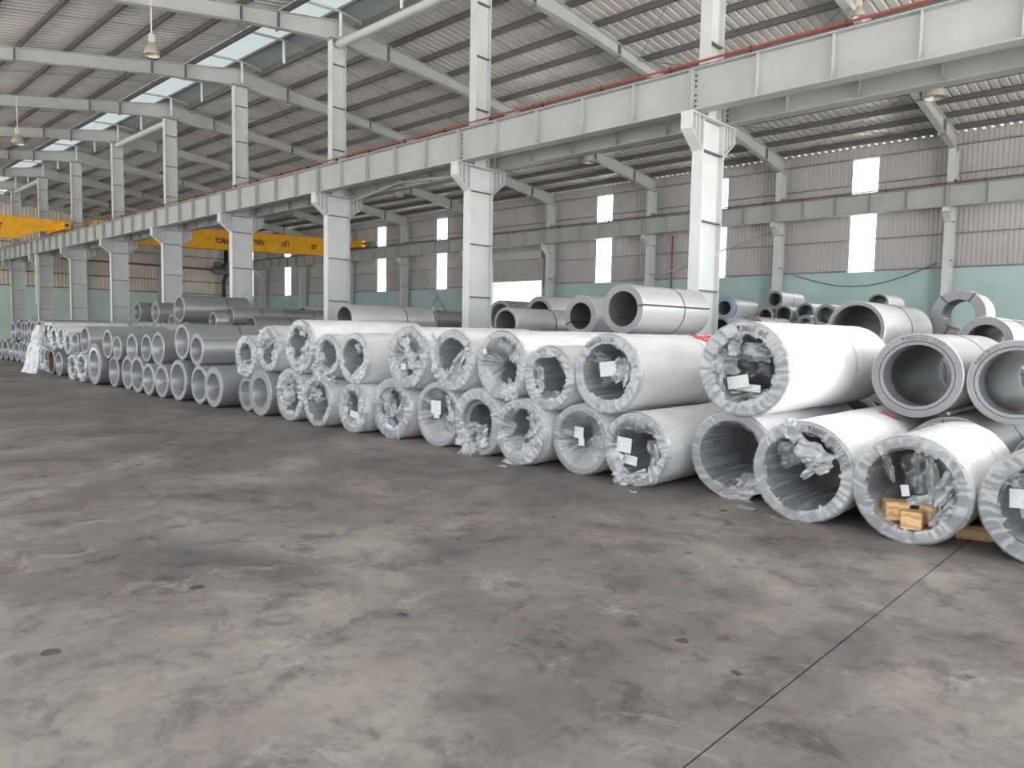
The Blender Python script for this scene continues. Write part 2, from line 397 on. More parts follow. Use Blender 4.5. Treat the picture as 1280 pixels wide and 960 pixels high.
# ------------------------------------------------------------------ roof
roof = empty('ceiling', (0, 0, 0)); tag(roof, 'corrugated metal roof underside on shade-darkened purlins and grey rafters', kind='structure')
PUR_R = [12.95+1.19*i for i in range(14)]
PUR_L = [10.62-1.22*i for i in range(11)]
sl_r = Vector((0, 1, -0.112)); sl_l = Vector((0, -1, -0.17))
for k in range(-2, 9):
    x1 = min(FX(k), XN) if k > -2 else XN
    x0 = FX(k+1) if k < 8 else XEND-.3
    if x1 <= x0: continue
    corrugated(x1-x0, 0.26, 0.035, 0.09, (x0, 12.95, roof_z(12.95)+0.20), (1, 0, 0), sl_r, D2+0.25-12.95).build('roof_sheet', 'roof_metal', roof)
    corrugated(x1-x0, 0.26, -0.035, 0.09, (x0, 10.60, roof_z(10.60)+0.20), (1, 0, 0), sl_l, 10.60-YL).build('roof_sheet', 'roof_metal', roof)
def purlin(y):
    z = roof_z(y)
    mb = MB()
    mb.box(XEND, XN, y-0.008, y+0.008, z, z+0.19)
    mb.box(XEND, XN, y-0.075, y+0.008, z-0.0, z+0.012)
    mb.box(XEND, XN, y-0.008, y+0.075, z+0.178, z+0.19)
    mb.build('purlin', 'purlin', roof)
for y in PUR_R+PUR_L: purlin(y)
# sag rods between the purlins, one line per bay on each slope
for k in range(-1, 9):
    xm = FX(k)-BAY/2
    MB().tube([(xm, 12.95, roof_z(12.95)+0.1), (xm, PUR_R[-1], roof_z(PUR_R[-1])+0.1)], 0.008, 5).build('sag_rod', 'paint_dark', roof)
    MB().tube([(xm, 10.6, roof_z(10.6)+0.1), (xm, PUR_L[-1], roof_z(PUR_L[-1])+0.1)], 0.008, 5).build('sag_rod', 'paint_dark', roof)
DEP_R = [(12.2, .58), (13.2, .55), (14.6, .42), (16.4, .33), (19.4, .31), (22.5, .32), (25.4, .40), (28.9, .56)]
DEP_L = [(12.2, .58), (11.4, .50), (9.4, .40), (6.0, .36), (0.0, .36), (-2.5, .4)]
def rafter_half(k, dep):
    x = FX(k); n = len(dep)
    rf = MB(); bw = 0.10
    for (ya, da), (yb, db) in zip(dep, dep[1:]):
        za, zb = roof_z(ya), roof_z(yb)
        for (o0a, o1a, o0b, o1b, hw) in ((0, 0.016, 0, 0.016, bw), (da-0.016, da, db-0.016, db, bw), (0.016, da-0.016, 0.016, db-0.016, 0.006)):
            rf.hexa([(x-hw, ya, za-o1a), (x+hw, ya, za-o1a), (x+hw, yb, zb-o1b), (x-hw, yb, zb-o1b),
                     (x-hw, ya, za-o0a), (x+hw, ya, za-o0a), (x+hw, yb, zb-o0b), (x-hw, yb, zb-o0b)])
    r = rf.build('rafter', 'paint_grey', roof)
    def dat(y):
        for (ya, da), (yb, db) in zip(dep, dep[1:]):
            if min(ya, yb) <= y <= max(ya, yb): return da+(db-da)*(y-ya)/(yb-ya)
        return .4
    for y in ((14.0, 17.6, 24.4, 27.2) if dep is DEP_R else (10.35, 9.3, 5.6, 1.0)):
        z = roof_z(y); dd = dat(y)
        for s in (-0.018, 0.018):
            MB().box(x-0.1, x+0.1, y+s-0.008, y+s+0.008, z-dd-0.05, z-0.002).build('splice_plate', 'paint_dark' if s < 0 else 'paint_grey', r)
    return r
for k in range(-1, 10):
    rafter_half(k, DEP_R); rafter_half(k, DEP_L)
# raised ridge vent: daylight strip, curved cap, cross frames and struts
CAP = [(10.45, 10.66), (11.3, 10.74), (12.2, 10.77)]
arc = [(12.2+1.45*math.sin(q*1.22/12), 10.25+.52*math.cos(q*1.22/12)) for q in range(13)]
for k in range(-1, 9):
    xa, xb = FX(k+1), min(FX(k), XN)
    mb = MB(); P = []
    nx = int((xb-xa)/0.10)
    rows = []
    for i in range(nx+1):
        x = xa+(xb-xa)*i/nx; d = 0.018*(1 if i % 2 else 0)
        rows.append([(x, y, z-d) for y, z in arc])
    mb.grid(rows).build('vent_cap', 'vent_metal', roof)
    mb = MB(); rows = []
    for i in range(nx+1):
        x = xa+(xb-xa)*i/nx; d = 0.014*(1 if i % 2 else 0)
        rows.append([(x, y, z-d) for y, z in CAP])
    mb.grid(rows).build('daylight_strip', 'ridge_daylight', roof)
    MB().box(xa, xb, 12.17, 12.23, 10.66, 10.74).build('vent_purlin', 'purlin', roof)
    MB().box(xa, xb, 12.90, 12.96, 10.32, 10.55).build('vent_purlin', 'purlin', roof)
    for f in (0.03, 0.5):
        x = xa+(xb-xa)*f
        MB().hexa([(x-.03, 10.55, 10.50), (x+.03, 10.55, 10.50), (x+.03, 12.2, 10.59), (x-.03, 12.2, 10.59), (x-.03, 10.55, 10.56), (x+.03, 10.55, 10.56), (x+.03, 12.2, 10.65), (x-.03, 12.2, 10.65)]).hexa([(x-.03, 12.2, 10.58), (x+.03, 12.2, 10.58), (x+.03, 12.92, 10.47), (x-.03, 12.92, 10.47), (x-.03, 12.2, 10.64), (x+.03, 12.2, 10.64), (x+.03, 12.92, 10.53), (x-.03, 12.92, 10.53)]).build('vent_frame', 'paint_grey', roof)
        MB().box(x-.03, x+.03, 12.17, 12.23, 9.92, 10.60).build('vent_post', 'white_pipe', roof)
# tie struts between some column heads, along the ridge
for k in (2, 5, 8):
    MB().tube([(FX(k)+0.1, D-0.02, 9.72), (FX(k-1)-0.1, D-0.02, 9.72)], 0.115, 12).build('ridge_tie', 'paint_grey', roof, smooth=True, auto=0.8)
# crossed wind-brace rods in the plane of the roof
for k in (1, 4, 7):
    for ya, yb in ((13.0, 18.6), (18.6, 24.5), (24.5, 28.8)):
        for (p, q) in (((FX(k), ya), (FX(k)+BAY, yb)), ((FX(k), yb), (FX(k)+BAY, ya))):
            MB().tube([(p[0], p[1], roof_z(p[1])-0.06), (q[0], q[1], roof_z(q[1])-0.06)], 0.010, 5).build('brace_rod', 'paint_dark', roof)

# ------------------------------------------------------------------ columns
def column(k):
    x = FX(k); t = empty('steel_column', (x, D, 0))
    lo_z = 5.40
    for s in (-1, 1):
        MB().box(-.11, .11, s*.375-(.02 if s > 0 else 0), s*.375+(.02 if s < 0 else 0), 0, lo_z).build('flange', 'paint_column', t)
    MB().box(-.012, .012, -.357, .357, 0, lo_z).build('web', 'paint_column', t)
    for z in (1.15, 2.40, 3.63, 4.86):
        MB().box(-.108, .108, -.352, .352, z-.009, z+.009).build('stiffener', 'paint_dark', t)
    MB().box(-.2, .2, -.5, .5, 0, .03).build('base_plate', 'paint_column', t)
    for s in (-1, 1):                                    # bracket carrying a crane girder on each side
        br = MB().prism_x([(s*.375, 4.86), (s*.76, 5.16), (s*.76, 5.42), (s*.375, 5.42)], -.012, .012).build('bracket', 'paint_column', t)
        MB().prism_x([(s*.375, 4.84), (s*.78, 5.15), (s*.78, 5.165), (s*.375, 4.862)], -.11, .11).build('bracket_flange', 'paint_column', br)
        MB().box(-.11, .11, min(s*.765, s*.785), max(s*.765, s*.785), 5.15, 5.43).build('end_plate', 'paint_column', br)
        for yy in (.50, .62):
            MB().box(-.10, .10, s*yy-.008, s*yy+.008, 4.90+(yy-.375)*.77, 5.42).build('stiffener', 'paint_column', br)
    MB().box(-.12, .12, -.79, .79, 5.425, 5.445).build('cap_plate', 'paint_column', t)
    # upper shaft up to the ridge
    for s in (-1, 1):
        MB().box(-.11, .11, s*.235-(.016 if s > 0 else 0), s*.235+(.016 if s < 0 else 0), 5.445, 9.83).build('flange', 'paint_column', t)
    MB().box(-.010, .010, -.22, .22, 5.445, 9.83).build('web', 'paint_column', t)
    for z in (6.75, 7.95, 9.15):
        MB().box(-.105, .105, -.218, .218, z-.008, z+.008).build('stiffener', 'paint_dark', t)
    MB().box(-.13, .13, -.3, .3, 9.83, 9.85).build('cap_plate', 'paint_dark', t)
    return t
for k in range(-1, 9):
    t = column(k)
    if k == -1: lab = 'grey steel column beyond the right edge, carrying the crane girders'
    else: lab = 'tall grey steel column with crane brackets, %s from right in the middle row' % ordinal(k+1)
    tag(t, lab, 'column', 'middle row of steel columns', 'thing')
# notice on the first column
nt_ = MB().box(FX(0)+.014, FX(0)+.018, D-.26, D-.10, 2.72, 2.98).build('paper_notice', 'paper'); tag(nt_, 'small white paper notice stuck on the first steel column', 'notice')

def wall_column(k):
    x = FX(k); t = empty('wall_column', (x, D2-.40, 0))
    for s in (-1, 1):
        MB().box(-.11, .11, s*.25-(.018 if s > 0 else 0), s*.25+(.018 if s < 0 else 0), 0, 8.02).build('flange', 'paint_column', t)
    MB().box(-.012, .012, -.233, .233, 0, 8.02).build('web', 'paint_column', t)
    for z in (1.4, 2.9, 4.3, 5.6, 7.0):
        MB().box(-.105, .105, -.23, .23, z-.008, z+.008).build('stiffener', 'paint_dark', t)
    br = MB().prism_x([(-.25, 5.55), (-.62, 5.85), (-.62, 6.02), (-.25, 6.02)], -.012, .012).build('bracket', 'paint_column', t)
    MB().prism_x([(-.25, 5.53), (-.64, 5.84), (-.64, 5.86), (-.25, 5.555)], -.11, .11).build('bracket_flange', 'paint_column', br)
    MB().box(-.11, .11, -.64, -.62, 5.84, 6.02).build('end_plate', 'paint_column', br)
    return t
for k in range(-1, 9):
    tag(wall_column(k), 'slim grey steel column against the far sheeted wall, %s from the right end' % ordinal(k+2), 'column', 'columns along the far wall', 'thing')

# ------------------------------------------------------------------ crane girders
def girder(k, yc, z0, z1, front, name='crane_girder'):
    xa, xb = FX(k+1), FX(k); t = empty(name, ((xa+xb)/2, yc, z0)); L = (xb-xa)/2-0.004; h = z1-z0
    MB().box(-L, L, -.008, .008, .018, h-.018).build('web_plate', 'paint_girder', t)
    MB().box(-L, L, -.14, .14, 0, .018).build('bottom_flange', 'paint_girder', t)
    MB().box(-L, L, -.14, .14, h-.018, h).build('top_flange', 'paint_girder', t)
    for s in (-1, 1):
        for i in range(1, 5):
            xx = -L+2*L*i/5
            MB().box(xx-.006, xx+.006, min(s*.009, s*.125), max(s*.009, s*.125), .018, h-.018).build('stiffener', 'paint_girder', t)
    for e in (-1, 1):
        xx = e*(L-.012)
        ep = MB().box(xx-.011, xx+.011, -.125, .125, .0181, h-.0181).build('end_plate', 'paint_girder', t)
    for i, zz in enumerate((.10, .19, .28, h-.28, h-.19, h-.10)):
        MB().tube([(-L+.05, -.010, zz), (-L+.05, -.024, zz)], .017, 6).build('bolt', 'black_paint', t)
    MB().box(-L, -L+.10, -.0099, -.0082, .02, h-.02).build('splice_plate', 'paint_girder', t)
    MB().box(-L, L, -.03, .03, h, h+.06).build('crane_rail', 'paint_dark', t)
    return t
ZN0, ZN1 = 5.455, 6.17
ZF0, ZF1 = 6.035, 6.73
for k in range(-2, 9):
    n = k+3
    if k >= -1:
        tag(girder(k, D-.58, ZN0, ZN1, True), 'grey plate girder on the camera side of the middle columns, %s span from right' % ordinal(k+2), 'girder', 'near crane girder spans', 'thing')
        tag(girder(k, D+.58, ZN0, ZN1, False), 'shaded grey plate girder on the far side of the middle columns, %s span from right' % ordinal(k+2), 'girder', 'rear crane girder spans', 'thing')
        tag(girder(k, D2-.90, ZF0, ZF1, True, 'wall_crane_girder'), 'grey plate girder along the far sheeted wall, %s span from right' % ordinal(k+2), 'girder', 'far wall crane girder spans', 'thing')
def conductor(y, z, label, mat):
    t = empty('conductor_rail', (0, y, z))
    for dy, dz in ((0, 0), (.035, .03)):
        MB().box(XEND+.3, FX(-1), dy-.010, dy+.010, dz-.009, dz+.009).build('conductor_bar', mat, t)
    x = FX(-1)-.4
    while x > -40:
        MB().box(x-.01, x+.01, -.008, .07, -.05, .04).build('hanger', 'black_paint', t); x -= 1.5
    tag(t, label, 'conductor rail', None, 'thing')
conductor(D-.58-.17, ZN1+.055, 'thin red conductor rails along the top of the near crane girder', 'rail_red')
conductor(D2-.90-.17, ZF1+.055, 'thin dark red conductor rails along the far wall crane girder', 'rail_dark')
# loose pipe strut hung below the girder between the second and third columns
t = MB().tube([(FX(2)+.3, D+.3, 5.30), (FX(2)+2.4, D+.45, 5.62), (FX(1)-.5, D+.35, 5.42)], .045, 8).build('strut_pipe', 'paint_grey', None, smooth=True)
tag(t, 'thin grey pipe strut under the girder between second and third columns', 'pipe')

# ------------------------------------------------------------------ far sheeted wall
win_spans = {}
for k in range(-2, 9):
    if k != 3: win_spans[k] = (FX(k)-BAY/2-.46, FX(k)-BAY/2+.46)
DOOR = (-29.4, -25.72)
wallr = empty('wall_right', (0, 0, 0)); tag(wallr, 'far side wall, turquoise masonry below and grey corrugated sheet above', kind='structure')
MB().box(XEND, DOOR[0], D2, D2+.2, 0, 4.05).build('masonry', 'wall_green', wallr)
MB().box(DOOR[1], XN, D2, D2+.2, 0, 4.05).build('masonry', 'wall_green', wallr)
ztop = roof_z(D2)+.19
for k in range(-2, 9):
    xa, xb = FX(k+1), min(FX(k), XN)
    if k == 3:
        corrugated(DOOR[0]-xa, 0.15, -.03, .07, (xa, D2+.1, 4.05), (1, 0, 0), (0, 0, 1), ztop-4.05).build('wall_sheet', 'wall_metal', wallr)
        corrugated(xb-DOOR[1], 0.15, -.03, .07, (DOOR[1], D2+.1, 4.05), (1, 0, 0), (0, 0, 1), ztop-4.05).build('wall_sheet', 'wall_metal', wallr)
        corrugated(DOOR[1]-DOOR[0], 0.15, -.03, .07, (DOOR[0], D2+.1, 5.4), (1, 0, 0), (0, 0, 1), ztop-5.4).build('wall_sheet', 'wall_metal', wallr)
    else:
        wa, wb = win_spans[k]
        corrugated(wa-xa, 0.15, -.03, .07, (xa, D2+.1, 4.05), (1, 0, 0), (0, 0, 1), ztop-4.05).build('wall_sheet', 'wall_metal', wallr)
        if xb > wb: corrugated(xb-wb, 0.15, -.03, .07, (wb, D2+.1, 4.05), (1, 0, 0), (0, 0, 1), ztop-4.05).build('wall_sheet', 'wall_metal', wallr)
        n = k+3
        wn = corrugated(wb-wa, 0.2, -.03, .1, (wa, D2+.1, 4.05), (1, 0, 0), (0, 0, 1), 8.22-4.05).build('window_%d' % n, 'daylight_sheet')
        tag(wn, 'tall narrow translucent daylight panel in the far wall, %s from right' % ordinal(n), kind='structure')
        corrugated(wb-wa, 0.15, -.03, .07, (wa, D2+.1, 8.22), (1, 0, 0), (0, 0, 1), ztop-8.22).build('wall_sheet', 'wall_metal', wallr)
    for z in (4.1, 5.25, 7.28, 8.25):
        if k == 3 and z < 5.4:
            MB().box(xa, DOOR[0], D2-.05, D2+.05, z-.016, z+.016).build('girt', 'girt', wallr); MB().box(DOOR[1], xb, D2-.05, D2+.05, z-.016, z+.016).build('girt', 'girt', wallr)
        elif k == 3 or z > 8: MB().box(xa, xb, D2-.05, D2+.05, z-.016, z+.016).build('girt', 'girt', wallr)
        else:
            wa, wb = win_spans[k]
            MB().box(xa, wa, D2-.05, D2+.05, z-.016, z+.016).build('girt', 'girt', wallr)
            if xb > wb: MB().box(wb, xb, D2-.05, D2+.05, z-.016, z+.016).build('girt', 'girt', wallr)
# roller shutter, half raised
dr = empty('door_1', (DOOR[0], D2, 0)); tag(dr, 'wide doorway with its roller shutter raised, bright daylight outside', kind='structure')
wd = DOOR[1]-DOOR[0]
for i in range(12):
    z = 4.28+i*.095
    MB().prism_x([(.03, z), (.0, z), (-.02, z+.03), (-.02, z+.07), (.0, z+.096), (.03, z+.096)], 0.02, wd-.02).build('shutter_slat', 'shutter', dr)
for xx in (-.12, wd+.02): MB().box(xx, xx+.1, -.08, .1, 0, 5.45).build('shutter_guide', 'paint_grey', dr)
MB().box(-.2, wd+.2, -.35, .05, 5.42, 5.80).build('shutter_box', 'paint_grey', dr)
# red standpipe and slack cable on the wall
t = MB().tube([(FX(2)+.95, D2-.1, 0), (FX(2)+.95, D2-.1, 6.0)], .04, 8).build('standpipe', 'rust', None, smooth=True); tag(t, 'dark red vertical pipe on the far wall beside a column', 'pipe')
pts = [(-12.3+i*.46, D2-.12, 4.02-.62*math.sin(PI*i/11)+.02*i) for i in range(12)]
t = MB().tube(pts, .013, 6).build('slack_cable', 'black_paint', None, smooth=True); tag(t, 'slack black cable sagging along the turquoise wall', 'cable')
# diagonal wall bracing
for i, (xa, za, xb, zb) in enumerate(((FX(5)+.2, 5.9, FX(4)-1.2, 1.6), (FX(5)+1.7, 1.9, FX(5)+3.0, 4.1), (FX(1)+.2-BAY, 4.2, FX(1)-.3, 5.9), (FX(2)+.1, 5.9, FX(2)+2.0, 4.2))):
    if i == 3: continue
    t = MB().box(0, 1, -.025, .025, -.03, .03); L = math.hypot(xb-xa, zb-za)
    t.v = [(x*L, y, z) for x, y, z in t.v]
    o = t.build('wall_brace', 'paint_grey', wallr); o.location = (xa, D2-.12, za); o.rotation_euler = (0, -math.atan2(zb-za, xb-xa), 0)

# ------------------------------------------------------------------ far gable
wf = empty('wall_far', (0, 0, 0)); tag(wf, 'far gable wall, mint green masonry below and tan corrugated sheet above', kind='structure')
MB().box(XEND-.2, XEND, YL, D2+.2, 0, 4.15).build('masonry', 'wall_mint', wf)
yy = YL
while yy < D2-.01:
    y1 = min(yy+2.85, D2+.2)
    hi = min(roof_z(yy), roof_z(y1))
    # sheet cut to the roof line
    mb = corrugated(y1-yy, 0.24, .04, .1, (XEND-.1, yy, 4.15), (0, 1, 0), (0, 0, 1), 1.0)
    mb.v = [(x, y, z if z < 4.5 else roof_z(y)+.245) for x, y, z in [(v[0], v[1], v[2]) for v in mb.v]]
    mb.build('wall_sheet', 'wall_tan', wf); yy = y1
for z in (4.2, 5.2, 7.2, 8.3):
    MB().box(XEND-.05, XEND+.07, YL, D2, z-.03, z+.03).build('girt', 'rust' if z == 5.2 else 'girt', wf)
for y in (2.0, 7.2, 17.5, 23.0):
    MB().box(XEND+.02, XEND+.35, y-.1, y+.1, 0, roof_z(y)).build('gable_post', 'paint_grey', wf)
t = MB().tube([(XEND+.45, 12.8, 6.25), (XEND+.45, 27.3, 6.25)], .07, 8).build('red_pipe', 'rust', None, smooth=True); tag(t, 'dark red pipe running level across the far gable wall', 'pipe')
t = empty('drain_pipe', (XEND+.5, 28.0, 0))
MB().tube([(0, .3, 8.2), (0, .3, 5.9), (0, .1, 5.3), (0, .1, 0)], .16, 10).build('downpipe', 'black_paint', t, smooth=True)
MB().tube([(.2, -.9, 6.2), (.2, 1.0, 6.2)], .34, 12).build('drum', 'paint_dark', t, smooth=True, auto=.8)
MB().box(-.1, .3, -.7, -.3, 6.5, 6.9).build('bracket', 'paint_dark', t)
tag(t, 'dark pipe with drum in the far corner of the hall', 'pipe')
t = MB().box(FX(7)+.75, FX(7)+.9, D-.66, D-.51, 2.6, 5.456).build('hanging_pipe', 'white_pipe'); tag(t, 'white vertical pipe hanging from the girder beside a distant column', 'pipe')

# ------------------------------------------------------------------ overhead cranes
def crane(x, ya, za, yb, zb, letters, label, tips):
    t = empty('overhead_crane', (x, (ya+yb)/2, 0)); yc = (ya+yb)/2
    Lh = yb-ya; dep = 1.08; nseg = [0, .06, .14, .86, .94, 1.0]; dd = [.5, .62, dep, dep, .62, .5]
    mb = MB()
    for i in range(5):
        y0, y1 = ya+Lh*nseg[i]-yc, ya+Lh*nseg[i+1]-yc
        t0, t1 = za+(zb-za)*nseg[i], za+(zb-za)*nseg[i+1]
        mb.hexa([(-.25, y0, t0-dd[i]), (.25, y0, t0-dd[i]), (.25, y1, t1-dd[i+1]), (-.25, y1, t1-dd[i+1]), (-.25, y0, t0), (.25, y0, t0), (.25, y1, t1), (-.25, y1, t1)])
    bm_ = mb.build('bridge_beam', 'crane_yellow', t)
    MB().hexa([(-.3, ya+1.2-yc, za+.0), (.3, ya+1.2-yc, za), (.3, yb-1.2-yc, zb), (-.3, yb-1.2-yc, zb), (-.3, ya+1.2-yc, za+.025), (.3, ya+1.2-yc, za+.025), (.3, yb-1.2-yc, zb+.025), (-.3, yb-1.2-yc, zb+.025)]).build('top_flange', 'crane_yellow', bm_)
    for y, z in tips:
        e = MB().box(-1.5, 1.5, y-.14-yc, y+.14-yc, z+.12, z+.52).build('end_truck', 'crane_yellow', t)
        for sx in (-1.15, 1.15):
            MB().tube([(sx, y-.06-yc, z+.135), (sx, y+.06-yc, z+.135)], .13, 14).build('wheel', 'paint_dark', e)
        MB().box(1.5, 1.62, y-.06-yc, y+.06-yc, z+.26, z+.38).build('buffer', 'black_paint', e)
    for txt, y, z, sz in letters:
        me = text_mesh(txt, sz, .016, 1.05); me.materials.append(MAT['black_paint'])
        for v in me.vertices:
            v.co = Vector((.256, v.co.x*.66, v.co.y))
        ob('lettering', me, t, (0, y-yc, z-sz*.36))
    tag(t, label, 'crane', None, 'thing'); return t
crane(-42.0, D+.58, 6.86, D2-.90, 7.40, [('TOÀN', 19.35, 6.50, .40), ('TRÊN', 21.62, 6.63, .40), ('HẾT', 23.36, 6.68, .40), ('20T', 25.33, 6.72, .38), ('AN', 16.9, 6.42, .40)],
      'yellow overhead travelling crane lettered TOÀN TRÊN, spanning the bay beyond the columns', [(D+.58, ZN1+.06), (D2-.90, ZF1+.06)])
crane(-44.0, YL+.4, 6.75, D-.58, 6.90, [('HẾT', 8.86, 6.36, .40)],
      'yellow overhead travelling crane in the near bay, cut by the left edge', [(D-.58, ZN1+.06), (YL+.4, ZN1+.06)])

# ------------------------------------------------------------------ high-bay lamps
def lamp(x, y, ztop, zl, label, scale=1.0, box=True):
    t = empty('high_bay_lamp', (x, y, zl))
    MB().tube([(0, 0, .52*scale), (0, 0, ztop-zl)], .016, 6).build('rod', 'white_pipe', t)
    if box: MB().box(-.07*scale, .07*scale, -.06*scale, .06*scale, .36*scale, .58*scale).build('ballast_box', 'lamp_box', t)
    prof = [(.05, .36), (.06, .33), (.11, .28), (.17, .18), (.21, .06), (.215, 0), (.205, 0), (.16, .17), (.05, .30)]
    mb = MB()
    seg = 24; k = len(prof)
    for q in range(seg):
        a = 2*PI*q/seg; mb.v += [(r*scale*math.cos(a), r*scale*math.sin(a), z*scale) for r, z in prof]
    for q in range(seg):
        p = (q+1) % seg
        for i in range(k-1): mb.f.append((q*k+i, q*k+i+1, p*k+i+1, p*k+i))
    mb.build('reflector', 'lamp_shell', t, smooth=True, auto=.7)
    mb = MB(); rim = [(.222*scale*math.cos(2*PI*q/24), .222*scale*math.sin(2*PI*q/24), 0) for q in range(25)]
    mb.tube(rim, .009*scale, 5, cap=False).build('rim', 'paint_dark', t)
    b0 = MB()
    for q in range(12):
        a = 2*PI*q/12; b0.v += [(r*scale*math.cos(a), r*scale*math.sin(a), z*scale) for r, z in [(.03, .3), (.05, .2), (.05, .1), (.02, .04)]]
    for q in range(12):
        p = (q+1) % 12
        for i in range(3): b0.f.append((q*4+i, q*4+i+1, p*4+i+1, p*4+i))
    b0.build('bulb', 'white_pipe', t, smooth=True)
    tag(t, label, 'lamp', 'high-bay lamps under the roof', 'thing')
lamp(-18.85, 7.06, 9.55, 8.03, 'high-bay lamp with ballast box on a long rod, hanging at top left', .85)
lamp(-30.85, 6.98, 9.45, 7.85, 'distant high-bay lamp hanging at the left edge on a long rod', .95)
lamp(-6.42, 24.4, 8.95, 8.62, 'brown bell-shaped lamp under the roof near the top right corner', 1.35, False)
lamp(-18.5, 23.6, 9.05, 8.36, 'small bell-shaped lamp under the roof right of the second column', 1.2, False)
lamp(-30.5, 23.4, 9.05, 8.34, 'small bell-shaped lamp seen between the second and third columns', 1.2, False)
lamp(-6.55, 18.4, 9.6, 9.08, 'bell-shaped lamp just above the near girder at the top right', .7, True)
t = MB().tube([(-24.6, 15.6, 9.6), (-24.6, 15.6, 8.4)], .03, 6).build('hanging_rod', 'white_pipe'); tag(t, 'short white rod hanging from a rafter above the far girder', 'rod')

# ------------------------------------------------------------------ steel coils
def nz(x, y, z=0.0): return noise.noise(Vector((x, y, z)))
def coil_body(t, R, r, L, mat='steel_body', seg=56, face='steel_face'):
    b = .008
    prof = [(R-b, -L/2), (R, -L/2+b), (R, L/2-b), (R-b, L/2)]
    body = MB().lathe_y(prof, seg, R).build('coil_body', mat, t, smooth=True, auto=.6)
    for s in (-1, 1):
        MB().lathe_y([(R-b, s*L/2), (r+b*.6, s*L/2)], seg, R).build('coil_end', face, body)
    MB().lathe_y([(r+b*.6, -L/2), (r, -L/2+b), (r, L/2-b), (r+b*.6, L/2)], seg, R).build('bore', 'steel_bore_shade' if mat == 'steel_galv' else mat, body, smooth=True, auto=.6)
    return body
def band(t, R, y, w, mat='strap_dark', name='strap'):
    return MB().lathe_y([(R+.0005, y-w/2), (R+.004, y-w/2), (R+.004, y+w/2), (R+.0005, y+w/2)], 56, R).build(name, mat, t, smooth=True, auto=.5)
def lay(Rr, R, a, y): return (Rr*math.cos(a), y, R+Rr*math.sin(a))
def edge_line(t, R, L, a, mat='strap_dark', w=.006, name='sheet_edge'):
    mb = MB(); d = w/R
    mb.quad(lay(R+.003, R, a, -L/2+.01), lay(R+.003, R, a+d, -L/2+.01), lay(R+.003, R, a+d, L/2-.01), lay(R+.003, R, a, L/2-.01))
    mb.quad(lay(R+.0005, R, a-d*.3, -L/2+.01), lay(R+.003, R, a, -L/2+.01), lay(R+.003, R, a, L/2-.01), lay(R+.0005, R, a-d*.3, L/2-.01))
    return mb.build(name, mat, t)
def clip(t, R, a, y, w=.05, mat='strap_bright'):
    mb = MB(); d = .035/R
    P = [[lay(R+.007, R, a+d*(i/3-.5), y+w*(j-.5)) for j in (0, 1)] for i in range(4)]
    return mb.grid(P).build('strap_clip', mat, t)
def through_strap(t, R, r, L, a, w=.028, mat='strap_dark'):
    """eye strap: along the outside, over the end face and into the bore"""
    mb = MB(); e = .004
    path = [(R+e, L/2*.98), (R+e, -L/2-e), (r-e, -L/2-e), (r-e, L/2*.6)]
    ca, sa = math.cos(a), math.sin(a); tx, tz = -sa*w/2, ca*w/2
    P = [[(rr*ca+s*tx, y, R+rr*sa+s*tz) for rr, y in path] for s in (-1, 1)]
    return mb.grid(P).build('eye_strap', mat, t)
def arc_text(t, txt, R, rho, y, a_mid, size, mat='ink'):
    me = text_mesh(txt, size, .0012, 1.25); me.materials.append(MAT[mat])
    for v in me.vertices:
        a = a_mid-v.co.x/rho; rr = rho+v.co.y-size*.35
        v.co = Vector((rr*math.cos(a), y, R+rr*math.sin(a)))
    return ob('handwriting', me, t)
def stroke_mark(t, R, strokes, w=.016, mat='paint_red_mark', name='paint_mark'):
    """strokes: lists of (angle, y) laid on the wrapped surface"""
    mb = MB()
    for st in strokes:
        for (a0, y0), (a1, y1) in zip(st, st[1:]):
            dx, dy = (a1-a0)*R, y1-y0; l = math.hypot(dx, dy) or 1; nx, ny = -dy/l*w, dx/l*w
            P = []
            for f in (0, .5, 1):
                a, y = a0+(a1-a0)*f, y0+(y1-y0)*f
                P.append([lay(R+.016, R, a+nx/R, y+ny), lay(R+.016, R, a-nx/R, y-ny)])
            mb.grid(P)
    return mb.build(name, mat, t)
def wrap_shell(t, R, L, seed, seg=84, ny=20):
    rows = []
    for j in range(ny+1):
        f = j/ny; y = -L/2+.012+(L-.02)*f
        row = []
        for q in range(seg+1):
            a = 2*PI*q/seg; ca, sa = math.cos(a), math.sin(a)
            d = .008+.006*nz(ca*3+seed, y*2.2, sa*3)+.004*nz(ca*7, y*5+seed, sa*7)
            d = max(d, .003)
            if j == 0: d = .004
            row.append(((R+d)*ca, y, R+(R+d)*sa))
        rows.append(row)
    return MB().grid(rows).build('white_wrap', 'wrap_white', t, smooth=True)
